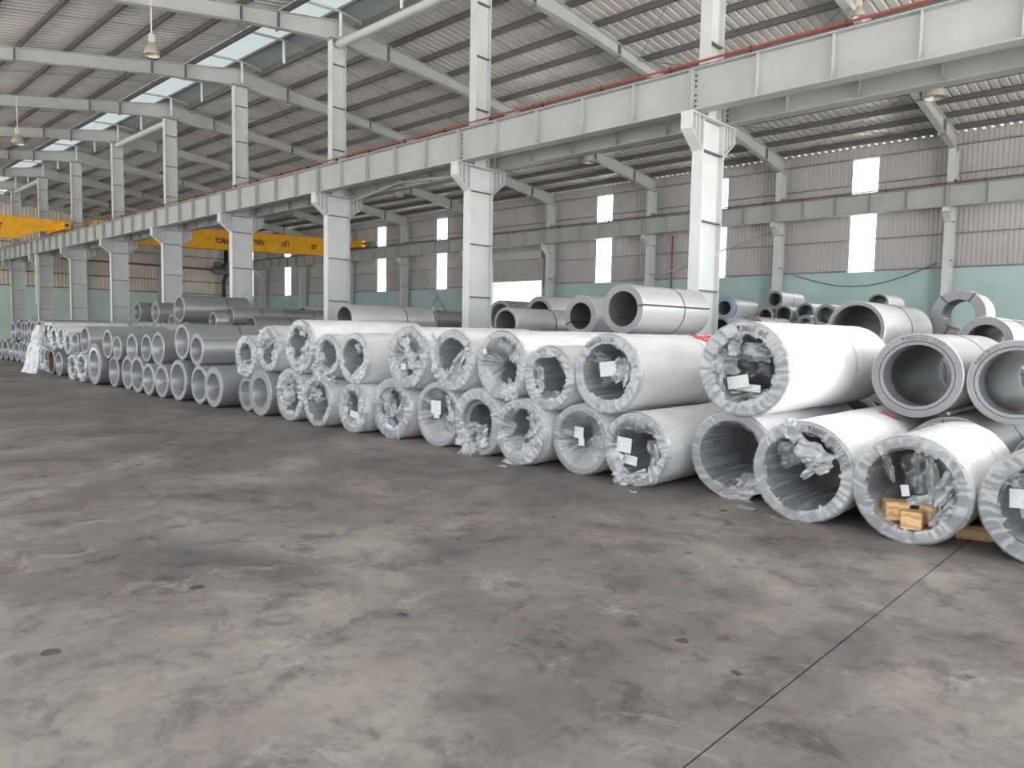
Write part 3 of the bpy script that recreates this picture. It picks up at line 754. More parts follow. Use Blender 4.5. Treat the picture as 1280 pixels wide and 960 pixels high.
def end_film(t, R, r, L, seed, frac, ox=0., oz=0., rag=.25, amp=.016, mat='film_clear', seg=132, cover=1.0):
    """milky film drawn over the coil end; frac, ox, oz set the torn opening in units of the bore"""
    nr = 20; rows = []; mb = MB()
    for i in range(nr+1):
        f = i/nr
        rho = R+.021 if i == 0 else R*1.004-(R*1.004-r*.12)*((i-1)/(nr-1))
        row = []
        for q in range(seg):
            a = 2*PI*q/seg; ca, sa = math.cos(a), math.sin(a)
            wa = a+.25*nz(rho*6+seed, a*1.5, 7)
            fold = abs(nz(wa*8.5+seed*3, rho*.9, seed))+.55*abs(nz(wa*21, rho*2.2+seed, 2.3))+.08*abs(nz(a*6, rho*14, seed))
            y = -L/2-.005-amp*fold*1.5
            if i == 0: y = -L/2+.05+.03*nz(a*3, seed)
            if rho < r:
                g = 1-rho/r
                y += .10*g+.10*g*nz(ca*2.2+seed, sa*2.2, 1.7)
            rr = rho*(1+.02*nz(a*5, rho*9, seed)) if i > 1 else rho
            row.append((rr*ca, y, R+rr*sa))
        rows.append(row)
    mb.v = [p for row in rows for p in row]
    for i in range(nr):
        for q in range(seg):
            p = (q+1) % seg
            cx = (rows[i+1][q][0]+rows[i][p][0])/2-ox*r; cz = (rows[i+1][q][2]+rows[i][p][2])/2-R-oz*r
            a = math.atan2(cz, cx); h = frac*r*(1+rag*nz(math.cos(a)*1.6+seed, math.sin(a)*1.6, 3.1)+rag*.6*nz(math.cos(a)*5, math.sin(a)*5+seed, 1.1)+rag*.25*nz(math.cos(a)*14, math.sin(a)*14+seed, 5))
            if math.hypot(cx, cz) < h: continue
            mb.f.append((i*seg+q, i*seg+p, (i+1)*seg+p, (i+1)*seg+q))
    return mb.build('end_film', mat, t, smooth=True)
def bore_film(t, R, r, L, seed, depth=.7, mat='film_bore', seg=64):
    rows = []
    for j in range(8):
        f = j/7; row = []
        for q in range(seg+1):
            a = 2*PI*q/seg; ca, sa = math.cos(a), math.sin(a)
            y = -L/2+.005+depth*f*(1+.25*nz(ca*3+seed, sa*3, 4))
            d = .012+(.016+.012*f)*abs(nz(ca*8+seed, sa*8, f*.6))*2.0
            row.append(((r-d)*ca, y, R+(r-d)*sa))
        rows.append(row)
    return MB().grid(rows).build('bore_film', mat, t, smooth=True)
def flap(t, R, L, cx, cz, w, h, rot, yoff, seed, crumple=.04, tilt=0., mat='film_milky', name='torn_film', n=14):
    """a torn, crumpled piece of film: ragged outline, folded surface; cx, cz from the face centre"""
    mb = MB(); rows = []; cr, sr = math.cos(rot), math.sin(rot)
    for i in range(n):
        row = []
        for j in range(n):
            u, v = i/(n-1)*2-1, j/(n-1)*2-1
            edge = max(abs(u), abs(v))
            k = 1+.38*nz(u*1.7+seed, v*1.7, seed)*edge+.14*nz(u*6+seed, v*6, 9)*edge
            x, z = u*w/2*k, v*h/2*k
            y = crumple*(nz(u*1.5+seed, v*1.5, 5)+.75*abs(nz(u*3.2, v*3.2+seed, 2))+.12*nz(u*8+seed, v*8, 2))*2+tilt*v*h/2
            row.append((cx+x*cr-z*sr, -L/2+yoff+y, R+cz+x*sr+z*cr))
        rows.append(row)
    return mb.grid(rows).build(name, mat, t, smooth=True)
def paper(t, R, L, cx, cz, w, h, rot, yoff, yaw=0., name='paper_tag'):
    mb = MB(); rows = []; cr, sr = math.cos(rot), math.sin(rot)
    for i in range(5):
        row = []
        for j in range(5):
            u, v = i/4-.5, j/4-.5; x, z = u*w, v*h
            row.append((cx+x*cr-z*sr, -L/2+yoff+.10*w*u*u*4*.3+math.tan(yaw)*x, R+cz+x*sr+z*cr))
        rows.append(row)
    o = mb.grid(rows).build(name, 'paper', t)
    uv = o.data.uv_layers.new(name='UVMap')
    for lp in o.data.loops:
        i = lp.vertex_index; uv.data[lp.index].uv = ((i//5)/4, (i % 5)/4)
    return o
def place(X, Yf, R, zc, L, yaw=0.):
    t = empty('steel_coil', (X, Yf+L/2, zc-R)); t.rotation_euler = (0, 0, yaw); return t

GROUPS = {}
def bare(X, Yf, R, zc, L, ratio=.78, label=None, group=None, strap=1, edge=True, seed=0, galv=False, writing=None, eye=None, sleeve=False, detail=True):
    t = place(X, Yf, R, zc, L, .02*nz(seed*1.3, X)); r = R*ratio; rnd = random.Random(seed+int(abs(X)*100))
    coil_body(t, R, r, L, 'steel_galv' if galv else 'steel_body', 64 if detail else 32)
    if strap:
        y = rnd.uniform(-.05, .2)*L
        band(t, R, y, .022)
        clip(t, R, rnd.uniform(.6, 1.6), y, .06)
    if edge: edge_line(t, R, L, rnd.uniform(.5, 2.3))
    if eye is not None:
        for a in eye: through_strap(t, R, r, L, a, mat='strap_dark')
    if sleeve:
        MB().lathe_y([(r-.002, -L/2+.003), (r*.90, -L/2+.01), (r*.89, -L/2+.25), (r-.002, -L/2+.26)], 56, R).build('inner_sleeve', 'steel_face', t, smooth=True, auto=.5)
    if writing: arc_text(t, writing[0], R, (R+r)/2, -L/2-.003, writing[1], (R-r)*.80)
    if detail and rnd.random() < .6:       # bright tab of the inner strap showing in the bore
        a = PI+rnd.uniform(.2, .7); y = -L/2+.16
        MB().grid([[((r-.004)*math.cos(a+d), y+dy, R+(r-.004)*math.sin(a+d)) for dy in (0, .22)] for d in (-.03, .03)]).build('strap_tail', 'strap_bright', t)
    tag(t, label, 'steel coil', group, 'thing')
    return t
def wrapped(X, Yf, R, zc, L, ratio=.78, label=None, group=None, seed=1, hole=(1.0, 0, 0, .2), amp=.016, bore=.8, filmmat='film_clear', near=True, seam=None):
    t = place(X, Yf, R, zc, L, .03*nz(seed*2.1, X)); r = R*ratio
    coil_body(t, R, r, L, 'steel_body', 56 if near else 36)
    wrap_shell(t, R, L, seed, 84 if near else 40, 20 if near else 8)
    end_film(t, R, r, L, seed, *hole, amp=amp, mat=filmmat, seg=150 if near else 60)
    if bore: bore_film(t, R, r, L, seed, bore, seg=64 if near else 40)
    MB().lathe_y([(R+.008, L/2), (r, L/2+.003)], 48, R).build('end_film', 'film_milky', t)
    if seam is not None: band(t, R+.014, seam*L, .012, 'seam_tape', 'tape_seam')
    tag(t, label, 'steel coil', group, 'thing')
    return t, R, r, L

LO = [(-0.78, 6.29, 0.42), (-1.659, 6.249, 0.42), (-2.529, 6.284, 0.434), (-3.398, 6.677, 0.431), (-4.321, 6.422, 0.388), (-5.118, 6.492, 0.396), (-5.973, 6.411, 0.394), (-6.804, 6.494, 0.433), (-7.694, 6.584, 0.444), (-8.675, 6.543, 0.441), (-9.542, 6.455, 0.376), (-10.496, 6.426, 0.411), (-11.456, 6.478, 0.446), (-12.391, 6.412, 0.416), (-13.208, 6.572, 0.332), (-14.245, 6.391, 0.399), (-15.07, 6.47, 0.396), (-15.95, 6.396, 0.436), (-16.782, 6.375, 0.372), (-17.525, 6.365, 0.366), (-18.389, 6.429, 0.428), (-19.399, 6.564, 0.414), (-20.27, 6.534, 0.395), (-21.386, 6.417, 0.55), (-22.618, 6.468, 0.409), (-23.396, 6.455, 0.365), (-24.42, 7.2, 0.42), (-25.502, 6.668, 0.364), (-26.272, 6.664, 0.403), (-27.2, 6.8, 0.41), (-28.13, 6.92, 0.43), (-29.06, 7.04, 0.45), (-29.99, 7.16, 0.41), (-30.92, 7.28, 0.43), (-31.85, 7.4, 0.45), (-32.78, 7.52, 0.41), (-33.71, 7.64, 0.43), (-34.64, 7.76, 0.45), (-35.57, 7.8, 0.41), (-36.5, 7.8, 0.43), (-37.43, 7.8, 0.45), (-38.36, 7.8, 0.41)]
UP = [(-3.196, 6.5, 0.445, 1.284), (-4.797, 6.5, 0.43, 1.157), (-5.603, 6.5, 0.372, 1.065), (-6.398, 6.5, 0.42, 1.184), (-7.321, 6.5, 0.401, 1.202), (-8.247, 6.5, 0.432, 1.203), (-9.582, 6.5, 0.387, 1.137), (-10.32, 6.5, 0.348, 1.149), (-11.16, 6.5, 0.444, 1.285), (-12.225, 6.5, 0.402, 1.217), (-13.086, 6.5, 0.391, 1.044), (-15.248, 6.5, 0.336, 1.107), (-15.967, 6.5, 0.38, 1.252), (-17.293, 6.5, 0.373, 1.069), (-17.99, 6.5, 0.32, 1.06), (-18.899, 6.5, 0.359, 1.026), (-19.912, 6.5, 0.304, 0.996), (-20.595, 6.5, 0.374, 1.092), (-22.404, 6.5, 0.375, 1.162), (-23.256, 6.5, 0.314, 1.029), (-23.90, 6.5, 0.32, 1.03), (-24.56, 6.5, 0.33, 1.17), (-25.25, 6.5, 0.34, 1.13), (-26.3, 6.7, 0.41, 1.215), (-27.23, 6.82, 0.41, 1.229), (-28.16, 6.94, 0.41, 1.269), (-29.09, 7.06, 0.41, 1.309), (-30.02, 7.18, 0.41, 1.229), (-30.95, 7.3, 0.41, 1.269), (-31.88, 7.42, 0.41, 1.309), (-32.81, 7.54, 0.41, 1.229), (-33.74, 7.66, 0.41, 1.269), (-34.67, 7.7, 0.41, 1.309), (-35.6, 7.7, 0.41, 1.229)]
GL, GU = 'coils in the bottom row of the front stack', 'coils in the top row of the front stack'

# features of the wrapped coils: ratio, length, opening (size, x, z, raggedness), seed, label feature
WL = {
 0: (.74, 1.5, (.92, 0, 0, .22), 11, 'cut off by the right edge'),
 1: (.80, 1.5, (.95, .02, .02, .10), 12, 'holding wood blocks in its bore'),
 2: (.80, 2.5, (.95, 0, 0, .10), 13, 'with a torn white flap hanging at its top'),
 3: (.77, 2.5, (.96, 0, 0, .05), 14, 'with clear film and a dark open bore'),
 4: (.80, 2.4, (.85, .08, .02, .28), 15, 'with paper tags and torn film points below'),
 5: (.80, 2.4, (.30, .2, .25, .3), 16, 'covered by clear film with a small paper tag'),
 6: (.78, 2.4, (.62, .22, .22, .35), 17, 'with crumpled film bulging from its lower bore'),
 7: (.66, 2.4, (.95, 0, .1, .25), 18, 'with crumpled film spilling out onto the floor'),
 8: (.82, 2.4, (.22, .4, .3, .3), 19, 'covered by film over a square paper tag'),
 9: (.72, 2.4, (.72, .12, .0, .45), 20, 'with ragged film strips inside its bore'),
 10: (.74, 2.4, (.66, .15, .1, .45), 21, 'with a grey paper strip across its bore'),
 11: (.80, 2.4, (.86, .05, -.05, .30), 22, 'with a film flap across its upper bore'),
 12: (.72, 2.4, (.66, .2, -.2, .50), 23, 'with twisted film round its narrow opening'),
}
BL = {13: .64, 14: .72, 15: .66, 16: .78, 17: .76, 18: .74, 19: .74, 20: .78, 21: .78, 22: .80, 23: .62, 26: .78, 27: .76, 28: .78}
WL2 = {24: 31, 25: 32, 29: 33, 30: 34}
for i, (X, Y, R) in enumerate(LO):
    o = ordinal(i+1)
    if i in WL:
        ra, L, hole, sd, feat = WL[i]
        fm = 'film_thin' if i in (3, 5, 8) else 'film_clear'
        t, R, r, L = wrapped(X, Y, R, R, L, ra, 'wrapped coil %s, %s from right, bottom row' % (feat, o), GL, sd, hole, amp=.008 if i in (3, 5, 8) else .017, filmmat=fm, seam=.12 if i in (1, 4, 6) else None)
        W = (t, R, L)
        if i == 0:
            flap(*W, -.13, .05, .16, .30, .3, .10, 1.1); flap(*W, .1, .15, .2, .22, .8, .12, 1.9); paper(*W, -.2, .03, .09, .14, .05, .09)
        if i == 1:
            flap(*W, .13, .02, .10, .50, .1, .14, 2.2, .05, mat='film_clear'); flap(*W, .25, .06, .14, .30, -.5, .06, 3.1, .05, mat='film_milky')
            flap(*W, .02, .12, .24, .34, .2, .22, 4.4, .03, mat='film_thin'); flap(*W, .04, -.10, .20, .07, .25, .16, 5.1, .02, mat='film_milky')
            flap(*W, -.18, .18, .06, .26, .3, .05, 6.2, .03, mat='film_clear'); paper(*W, -.06, -.03, .06, .09, .2, .12)
            flap(*W, .24, -.16, .08, .26, -.6, .05, 6.9, .03, mat='film_milky')
        if i == 2:
            flap(*W, .10, .17, .34, .16, -.35, -.03, 7.3, .05); flap(*W, .14, .08, .24, .16, .35, -.05, 8.1, .05); flap(*W, -.08, .36, .14, .22, .2, -.03, 8.8, .04)
            flap(*W, -.15, .13, .20, .22, .1, .12, 9.4, .04, mat='film_clear'); flap(*W, .02, .12, .16, .14, .3, .16, 9.9, .05, mat='film_thin')
            arc_text(t, 'TMH 05 1.11A', R, (R+r)/2, -L/2-.028, .85, .066)
            stroke_mark(t, R, [[(1.28, .42), (1.02, .36), (.92, .50)], [(1.02, .36), (1.30, .30)]])
        if i == 3:
            flap(*W, .22, -.27, .26, .22, .5, -.02, 10.3, .04, mat='film_clear'); flap(*W, .10, -.41, .34, .14, .15, -.06, 10.9, .03, mat='film_clear')
            arc_text(t, 'A', R, R*.9, -L/2-.012, -1.85, .05, 'paint_red_mark'); arc_text(t, 'A', R, R*.9, -L/2-.012, -1.0, .05, 'paint_red_mark')
        if i == 4:
            paper(*W, -.16, .03, .19, .16, -.08, .02); paper(*W, -.22, -.09, .12, .06, -.35, .02); paper(*W, -.10, -.13, .17, .10, -.1, .06)
            flap(*W, .02, .24, .30, .12, -.1, .05, 11.2, .04, mat='film_clear'); flap(*W, -.16, -.33, .16, .20, .5, -.05, 11.9, .04); flap(*W, .03, -.28, .30, .09, .45, -.03, 12.5, .03)
            flap(*W, .25, -.1, .10, .40, .1, -.01, 12.9, .04, mat='film_clear')
        if i == 5: paper(*W, -.06, .07, .13, .13, -.05, .05); paper(*W, -.02, -.03, .08, .09, .05, .05); flap(*W, .20, -.08, .18, .26, .2, .05, 13.4, .04, mat='film_thin')
        if i == 6: flap(*W, .12, -.15, .28, .34, -.6, .02, 14.1, .09, mat='film_clear'); flap(*W, .20, .10, .12, .26, .2, -.01, 14.6, .05); flap(*W, -.12, -.38, .20, .05, -.3, -.05, 15.0, .02)
        if i == 7:
            flap(*W, -.16, -.28, .34, .34, .2, -.08, 15.6, .09); flap(*W, .14, -.14, .22, .26, -.2, -.06, 16.2, .07); flap(*W, -.13, -.10, .26, .18, .1, -.03, 16.8, .06)
            flap(*W, .08, -.30, .26, .12, .3, -.07, 17.3, .05, mat='film_clear')
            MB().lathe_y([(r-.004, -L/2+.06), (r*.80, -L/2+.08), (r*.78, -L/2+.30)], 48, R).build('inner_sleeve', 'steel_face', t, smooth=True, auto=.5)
        if i == 8: paper(*W, -.06, .09, .21, .19, 0, .02); paper(*W, -.04, -.02, .11, .08, .05, .02); flap(*W, .28, .12, .10, .36, .15, -.02, 18.1, .05)
        if i == 9: flap(*W, -.08, .05, .18, .34, .1, .02, 19.1, .06); flap(*W, -.06, -.20, .22, .08, .1, .02, 19.7, .03); paper(*W, -.08, -.27, .14, .05, -.2, .01); flap(*W, .22, -.15, .10, .5, -.1, -.02, 20.2, .05, mat='film_clear')
        if i == 10: paper(*W, .02, -.09, .24, .10, -.1, .01); flap(*W, -.17, 0, .12, .4, .1, -.02, 21.0, .06); flap(*W, .2, .05, .12, .44, .05, -.01, 21.6, .05)
        if i == 11: flap(*W, -.10, .12, .30, .20, -.1, .0, 22.1, .06); flap(*W, .08, .08, .18, .14, .4, -.03, 22.8, .05)
        if i == 12: flap(*W, -.05, .26, .34, .16, .3, -.05, 23.4, .08); flap(*W, .0, .0, .18, .40, -.3, .0, 24.0, .07); flap(*W, -.15, .0, .16, .44, .1, -.02, 24.6, .05)
    elif i in WL2:
        wrapped(X, Y, R, R, 2.2, .74, 'distant film-wrapped coil with ragged end, %s from right, front bottom row' % o, GL, WL2[i], (.75, .1, 0, .5), amp=.03, near=False)
    else:
        ra = BL.get(i, .76)
        feat = {13: 'thick-walled bare steel coil', 14: 'small bare steel coil set slightly back', 23: 'oversized thick-walled bare steel coil'}.get(i, 'bare grey steel coil')
        t = bare(X, Y, R, R, 2.2, ra, '%s, %s from right, front bottom row' % (feat, o), GL, strap=1 if i % 3 else 0, edge=i % 2 == 0, seed=i)
        if i == 28: MB().lathe_y([(R*ra*.985, -1.09), (R*ra*.985, 1.0)], 40, R).build('bore_lining', 'rust', t, smooth=True)
        if i == 23: MB().lathe_y([(R*.76, -1.1-.004), (R*.70, -1.1-.004)], 48, R).build('ring_mark', 'strap_bright', t)

WU = {
 0: (.73, 2.75, (.95, .02, .02, .14), 41, 'brightest white-wrapped coil with torn paper inside'),
 1: (.76, 2.5, (.94, .02, .05, .10), 42, 'white-wrapped coil with a red mark on top and paper inside'),
 2: (.74, 2.5, (.90, .05, .02, .16), 43, 'white-wrapped coil with thick crumpled film rim'),
 3: (.82, 2.5, (.45, .35, -.25, .3), 44, 'white-wrapped coil with clear film sagging across its bore'),
 4: (.74, 2.5, (.78, -.02, .22, .25), 45, 'white-wrapped coil with film parted in a V'),
 5: (.74, 2.4, (.36, .35, -.45, .4), 46, 'film-covered coil with a crumpled strip and small tag'),
 6: (.78, 2.4, (.92, 0, .05, .14), 47, 'white-wrapped coil with a diagonal film fold at lower right'),
 7: (.76, 2.4, (.75, .15, .1, .45), 48, 'white-wrapped coil with film bunched below its bore'),
 8: (.78, 2.4, (.85, 0, .1, .35), 49, 'white-wrapped coil with a kite-shaped opening in its film'),
 9: (.74, 2.4, (.72, 0, -.25, .25), 50, 'film-wrapped coil with a twisted flap over its top'),
 10: (.66, 2.2, (.70, 0, .15, .3), 51, 'film-wrapped coil beside the bare coils'),
}
WU2 = {20: 61, 21: 62, 22: 63, 23: 64, 24: 65}
for i, (X, Y, R, z) in enumerate(UP):
    o = ordinal(i+1)
    if i in WU:
        ra, L, hole, sd, feat = WU[i]
        t, R, r, L = wrapped(X, Y, R, z, L, ra, '%s, %s from right, top row' % (feat, o), GU, sd, hole, amp=.010 if i in (1, 3, 6) else .022, seam=.10 if i in (0, 1, 3) else None)
        W = (t, R, L)
        if i == 0:
            flap(*W, .05, .17, .34, .18, -.05, .10, 31.2, .03, mat='film_clear'); flap(*W, -.20, .06, .20, .24, .3, .08, 31.9, .04, mat='film_milky')
            flap(*W, -.08, .26, .11, .24, -.1, -.01, 32.4, .05); flap(*W, -.26, -.05, .10, .34, .1, .0, 32.9, .05)
            paper(*W, -.10, -.13, .22, .12, .2, .10); paper(*W, -.02, -.18, .26, .07, -.05, .14); flap(*W, -.05, .02, .26, .22, .2, .35, 33.3, .04, mat='film_thin')
            flap(*W, .02, -.24, .34, .10, .05, .12, 33.9, .03, mat='film_clear')
            arc_text(t, 'TMH 85', R, (R+r)/2, -L/2-.03, 1.35, .080)
        if i == 1:
            paper(*W, -.03, .05, .22, .16, .12, .06); flap(*W, -.14, .14, .20, .16, -.5, .08, 34.2, .04, mat='film_clear'); flap(*W, .16, .04, .18, .30, -.3, .05, 34.9, .04, mat='film_milky'); flap(*W, .02, -.05, .24, .10, .3, .06, 35.3, .03, mat='film_clear')
            arc_text(t, 'TMH8 L15', R, (R+r)/2, -L/2-.028, 1.85, .072)
            stroke_mark(t, R, [[(1.18, .30), (.86, .62)], [(1.40, .34), (.98, .74)], [(.86, .62), (.98, .74)], [(.86, .62), (.78, .70)], [(1.40, .34), (1.38, .50)], [(1.30, .66), (1.12, .92)]], .034)
        if i == 2: flap(*W, -.05, -.21, .36, .16, -.15, .04, 36.1, .05, mat='film_clear'); flap(*W, -.16, -.02, .12, .30, .2, .03, 36.7, .04, mat='film_milky'); flap(*W, -.05, .28, .36, .10, .1, -.02, 37.2, .05)
        if i == 3: flap(*W, .20, -.30, .18, .22, -.6, -.02, 38.0, .04); paper(*W, -.27, .16, .06, .07, .2, -.02); stroke_mark(t, R, [[(1.5, -.6), (1.35, -.5), (1.5, -.4)]])
        if i == 4:
            flap(*W, -.30, .12, .16, .44, .25, -.06, 39.0, .05); flap(*W, .12, -.05, .14, .40, -.5, -.02, 39.6, .05); flap(*W, -.05, -.16, .16, .10, .2, -.01, 40.1, .03)
            stroke_mark(t, R, [[(1.72, -.05), (1.55, .05), (1.72, .2), (1.52, .3)]], .03)
        if i == 5: flap(*W, .06, .10, .18, .46, .45, -.05, 41.0, .07); flap(*W, .24, -.14, .20, .20, 0, -.03, 41.7, .06); paper(*W, -.06, -.13, .12, .08, .05, -.03); flap(*W, -.03, -.02, .16, .12, .4, -.04, 42.1, .05); stroke_mark(t, R, [[(1.6, .2), (1.5, .35)]], .02)
        if i == 6: flap(*W, .12, -.27, .44, .18, .65, -.01, 43.0, .02, mat='film_milky'); flap(*W, .1, .17, .10, .14, .2, .01, 43.8, .04, mat='film_milky')
        if i == 7: flap(*W, -.18, .02, .20, .40, .2, -.04, 44.1, .07, mat='film_clear'); flap(*W, -.03, -.30, .36, .24, -.2, -.07, 44.8, .09); flap(*W, .16, -.34, .24, .22, .4, -.06, 45.2, .08); flap(*W, -.26, -.22, .22, .20, .5, -.06, 45.9, .07)
        if i == 8: flap(*W, -.28, -.02, .20, .34, .4, -.05, 46.3, .05); flap(*W, .02, -.32, .22, .30, .3, -.04, 46.9, .07); flap(*W, .20, -.12, .14, .46, -.3, -.03, 47.5, .06); flap(*W, .14, .30, .16, .22, .6, -.03, 48.0, .05); stroke_mark(t, R, [[(1.6, -.8), (1.5, -.65), (1.62, -.55)], [(1.5, -.3), (1.62, -.15)]], .025)
        if i == 9: flap(*W, -.08, .22, .30, .26, .3, -.06, 49.2, .07); flap(*W, .12, .12, .36, .12, .35, -.04, 49.9, .06); flap(*W, .25, -.02, .12, .34, -.2, -.02, 50.4, .05)
        if i == 10: flap(*W, -.02, -.18, .32, .24, .1, -.03, 51.1, .07); flap(*W, -.22, -.1, .14, .34, .3, -.03, 51.9, .06)
    elif i in WU2:
        wrapped(X, Y, R, z, 2.2, .74, 'distant film-wrapped coil with ragged end, %s from right in front top row' % o, GU, WU2[i], (.8, .05, 0, .5), amp=.03, near=False)
    else:
        bare(X, Y, R, z, 2.2, {11: .70, 16: .80}.get(i, .80), 'bare grey steel coil, %s from right in front top row' % o, GU, strap=1, edge=True, seed=100+i)

# ------------------------------------------------------------------ coils behind the front stack
PLACED = [(X, Y, R, R, 2.2) for X, Y, R in LO]+[(X, Y, R, z, 2.4) for X, Y, R, z in UP]
REAR = [
 # X, Yf, R, zc, L, ratio, label, kw
 (-2.10, 7.90, .41, 1.24, 2.3, .82, 'bare steel coil with bright sleeve inside, behind the brightest white coil', dict(galv=True, sleeve=True, writing=('TMH 26  L77', 1.45), edge=False)),
 (-1.29, 7.90, .385, 1.22, 2.3, .84, 'bare steel coil cut by the right edge, level with the white top row', dict(galv=True, sleeve=True, writing=('TMH 8 15', 2.35), edge=False)),
 (-1.76, 7.95, .43, .43, 2.2, .8, 'bare steel coil mostly hidden behind the coil with wood blocks', dict(galv=True, writing=('TMH 26 2', 1.4))),
 (-.87, 7.95, .43, .43, 2.2, .8, 'bare steel coil behind the coil cut off by the right edge', dict(galv=True)),
 (-3.75, 11.0, .40, 1.72, 2.4, .84, 'large bare steel coil standing proud behind the brightest white coil', dict(galv=True)),
 (-2.15, 11.0, .32, 1.58, 2.2, .66, 'bare steel coil at far right, half hidden behind the sleeved coils', dict(galv=True)),
 (-3.05, 13.6, .40, 2.00, .62, .60, 'short thick ring-shaped galvanised coil standing high at far right', dict(galv=True, eye=(1.0, 2.3, 4.2), strap=0, edge=False)),
 (-5.35, 17.0, .23, 2.33, 1.1, .82, 'small bare coil end peeping over the large coil at right', dict(galv=True, strap=0)),
 (-1.75, 15.0, .42, 1.75, 2.0, .8, 'bare coil arc at the right edge under the turquoise wall', dict(galv=True)),
 (-6.50, 9.20, .375, 1.97, 1.95, .70, 'large pale bare coil lying on top in front of first column', dict(galv=True, eye=(.15,), strap=1, edge=False)),
 (-8.35, 10.5, .37, 1.90, 1.3, .64, 'thick-walled bare coil next to the large pale one on top', dict(galv=True, eye=(3.6,))),
 (-11.75, 13.2, .43, 2.02, 2.2, .72, 'pale bare coil in the bright haze below the open doorway', dict(galv=True)),
 (-13.95, 14.1, .43, 2.00, 2.2, .78, 'bare coil seen right beside the second column', dict()),
 (-9.75, 10.0, .31, 1.74, 1.9, .80, 'low pale coil lying in front of the doorway haze', dict(galv=True)),
 (-15.45, 10.2, .375, 1.82, 2.6, .80, 'long bare coil with torn film at its end, between second and third columns', dict(galv=True)),
 (-17.05, 15.2, .36, 1.82, .9, .5, 'small thick-walled dark coil left of the second column', dict(strap=0)),
 (-16.2, 13.6, .30, 1.86, 1.6, .7, 'brownish coil behind the small thick-walled dark coil', dict(strap=0)),
 (-23.5, 9.5, .43, 2.12, 2.15, .80, 'long bare coil topmost of the left pile, with dark strap', dict()),
 (-29.2, 10.9, .38, 2.08, 1.8, .78, 'bare coil on top at left, just left of the topmost long coil', dict()),
 (-30.9, 10.85, .37, 2.10, .85, .78, 'leftmost bare coil on top of the left pile', dict()),
 (-27.4, 10.8, .34, 1.66, 1.8, .78, 'small bare coil end under the left of topmost long coil', dict()),
 (-21.15, 9.5, .25, 1.75, .38, .78, 'small short coil end under the right of topmost long coil', dict(strap=0, edge=False)),
 (-22.2, 10.5, .30, 1.90, 1.78, .80, 'bare coil in front of the fourth column, right of the topmost long coil', dict()),
 (-22.2, 12.32, .30, 1.90, 1.78, .80, 'bare coil laid end to end with the one before it, near the third column', dict()),
 (-21.6, 10.9, .34, 1.60, 2.2, .80, 'low bare coil just behind the white coils at left', dict()),
 (-26.2, 15.4, .40, 2.05, 2.2, .8, 'pale coil top showing left of the third column', dict(galv=True)),
 (-11.7, 22.0, .34, 1.86, 1.4, .74, 'distant coil end low beside the first column', dict(galv=True, strap=0)),
 (-11.9, 22.6, .37, 2.50, 1.8, .62, 'distant coil with blue-wrapped rim right of the first column', dict(galv=True, strap=0)),
 (-10.05, 20.9, .37, 1.80, 2.0, .72, 'distant flat-lying coil just above the brightest white coil', dict(galv=True)),
 (-11.2, 24.2, .27, 2.28, 1.6, .74, 'distant coil between the blue-rimmed one and the single high one', dict(galv=True, strap=0)),
 (-10.9, 24.2, .30, 2.84, 1.8, .70, 'single distant coil standing highest below the far wall column', dict(galv=True)),
 (-9.85, 24.2, .31, 2.40, 1.6, .74, 'left one of two distant coils side by side at right', dict(galv=True, strap=0)),
 (-8.35, 22.0, .34, 2.22, 1.4, .72, 'right one of two distant coils side by side, daylight in its bore', dict(galv=True, strap=0)),
 (-8.95, 22.0, .27, 1.98, 1.2, .6, 'small dark distant coil between the two side by side', dict(strap=0)),
 (-9.35, 24.2, .28, 1.84, 1.6, .6, 'distant coil lying below the two side by side', dict(galv=True)),
]
for i, (X, Y, R, z, L, ra, lab, kw) in enumerate(REAR):
    t = bare(X, Y, R, z, L, ra, lab, 'bare coils piled behind the front stack', seed=200+i, **kw)
    if 'torn film' in lab: flap(t, R, -L, .12, .02, .34, .62, .15, .03, 60.2, .06)
    if 'blue-wrapped' in lab:
        for q in range(10):
            a0 = q*2*PI/10+.06; a1 = a0+2*PI/10-.14
            rows = [[(rr*math.cos(a), -L/2-.006, R+rr*math.sin(a)) for rr in (R*.66, R*1.0)] for a in [a0+(a1-a0)*s/4 for s in range(5)]]
            MB().grid(rows).build('blue_edge_guard', 'blue_film', t)
        band(t, R, -L/2+.1, .18, 'blue_film', 'blue_edge_guard')
    PLACED.append((X, Y, R, z, L))
# second row at the far left whose tops just show over the front stack
for k in range(12):
    x = -24.2-.90*k; y = 9.3+max(0, -28-x)*.12
    wrapped(x, y, .44, .44, 2.2, .74, 'film-wrapped coil hidden in the lower second row at far left, %s from right' % ordinal(k+1), 'second row at far left', 300+k, (.8, 0, 0, .3), near=False, bore=0)
    PLACED.append((x, y, .44, .44, 2.2)); PLACED.append((x-.45, y, .44, 1.20, 2.2))
    if k < 11: wrapped(x-.45, y, .44, 1.20, 2.2, .74, 'film-wrapped coil top showing over the front stack at far left, %s from right' % ordinal(k+1), 'second row at far left', 330+k, (.8, 0, 0, .3), near=False, bore=0)

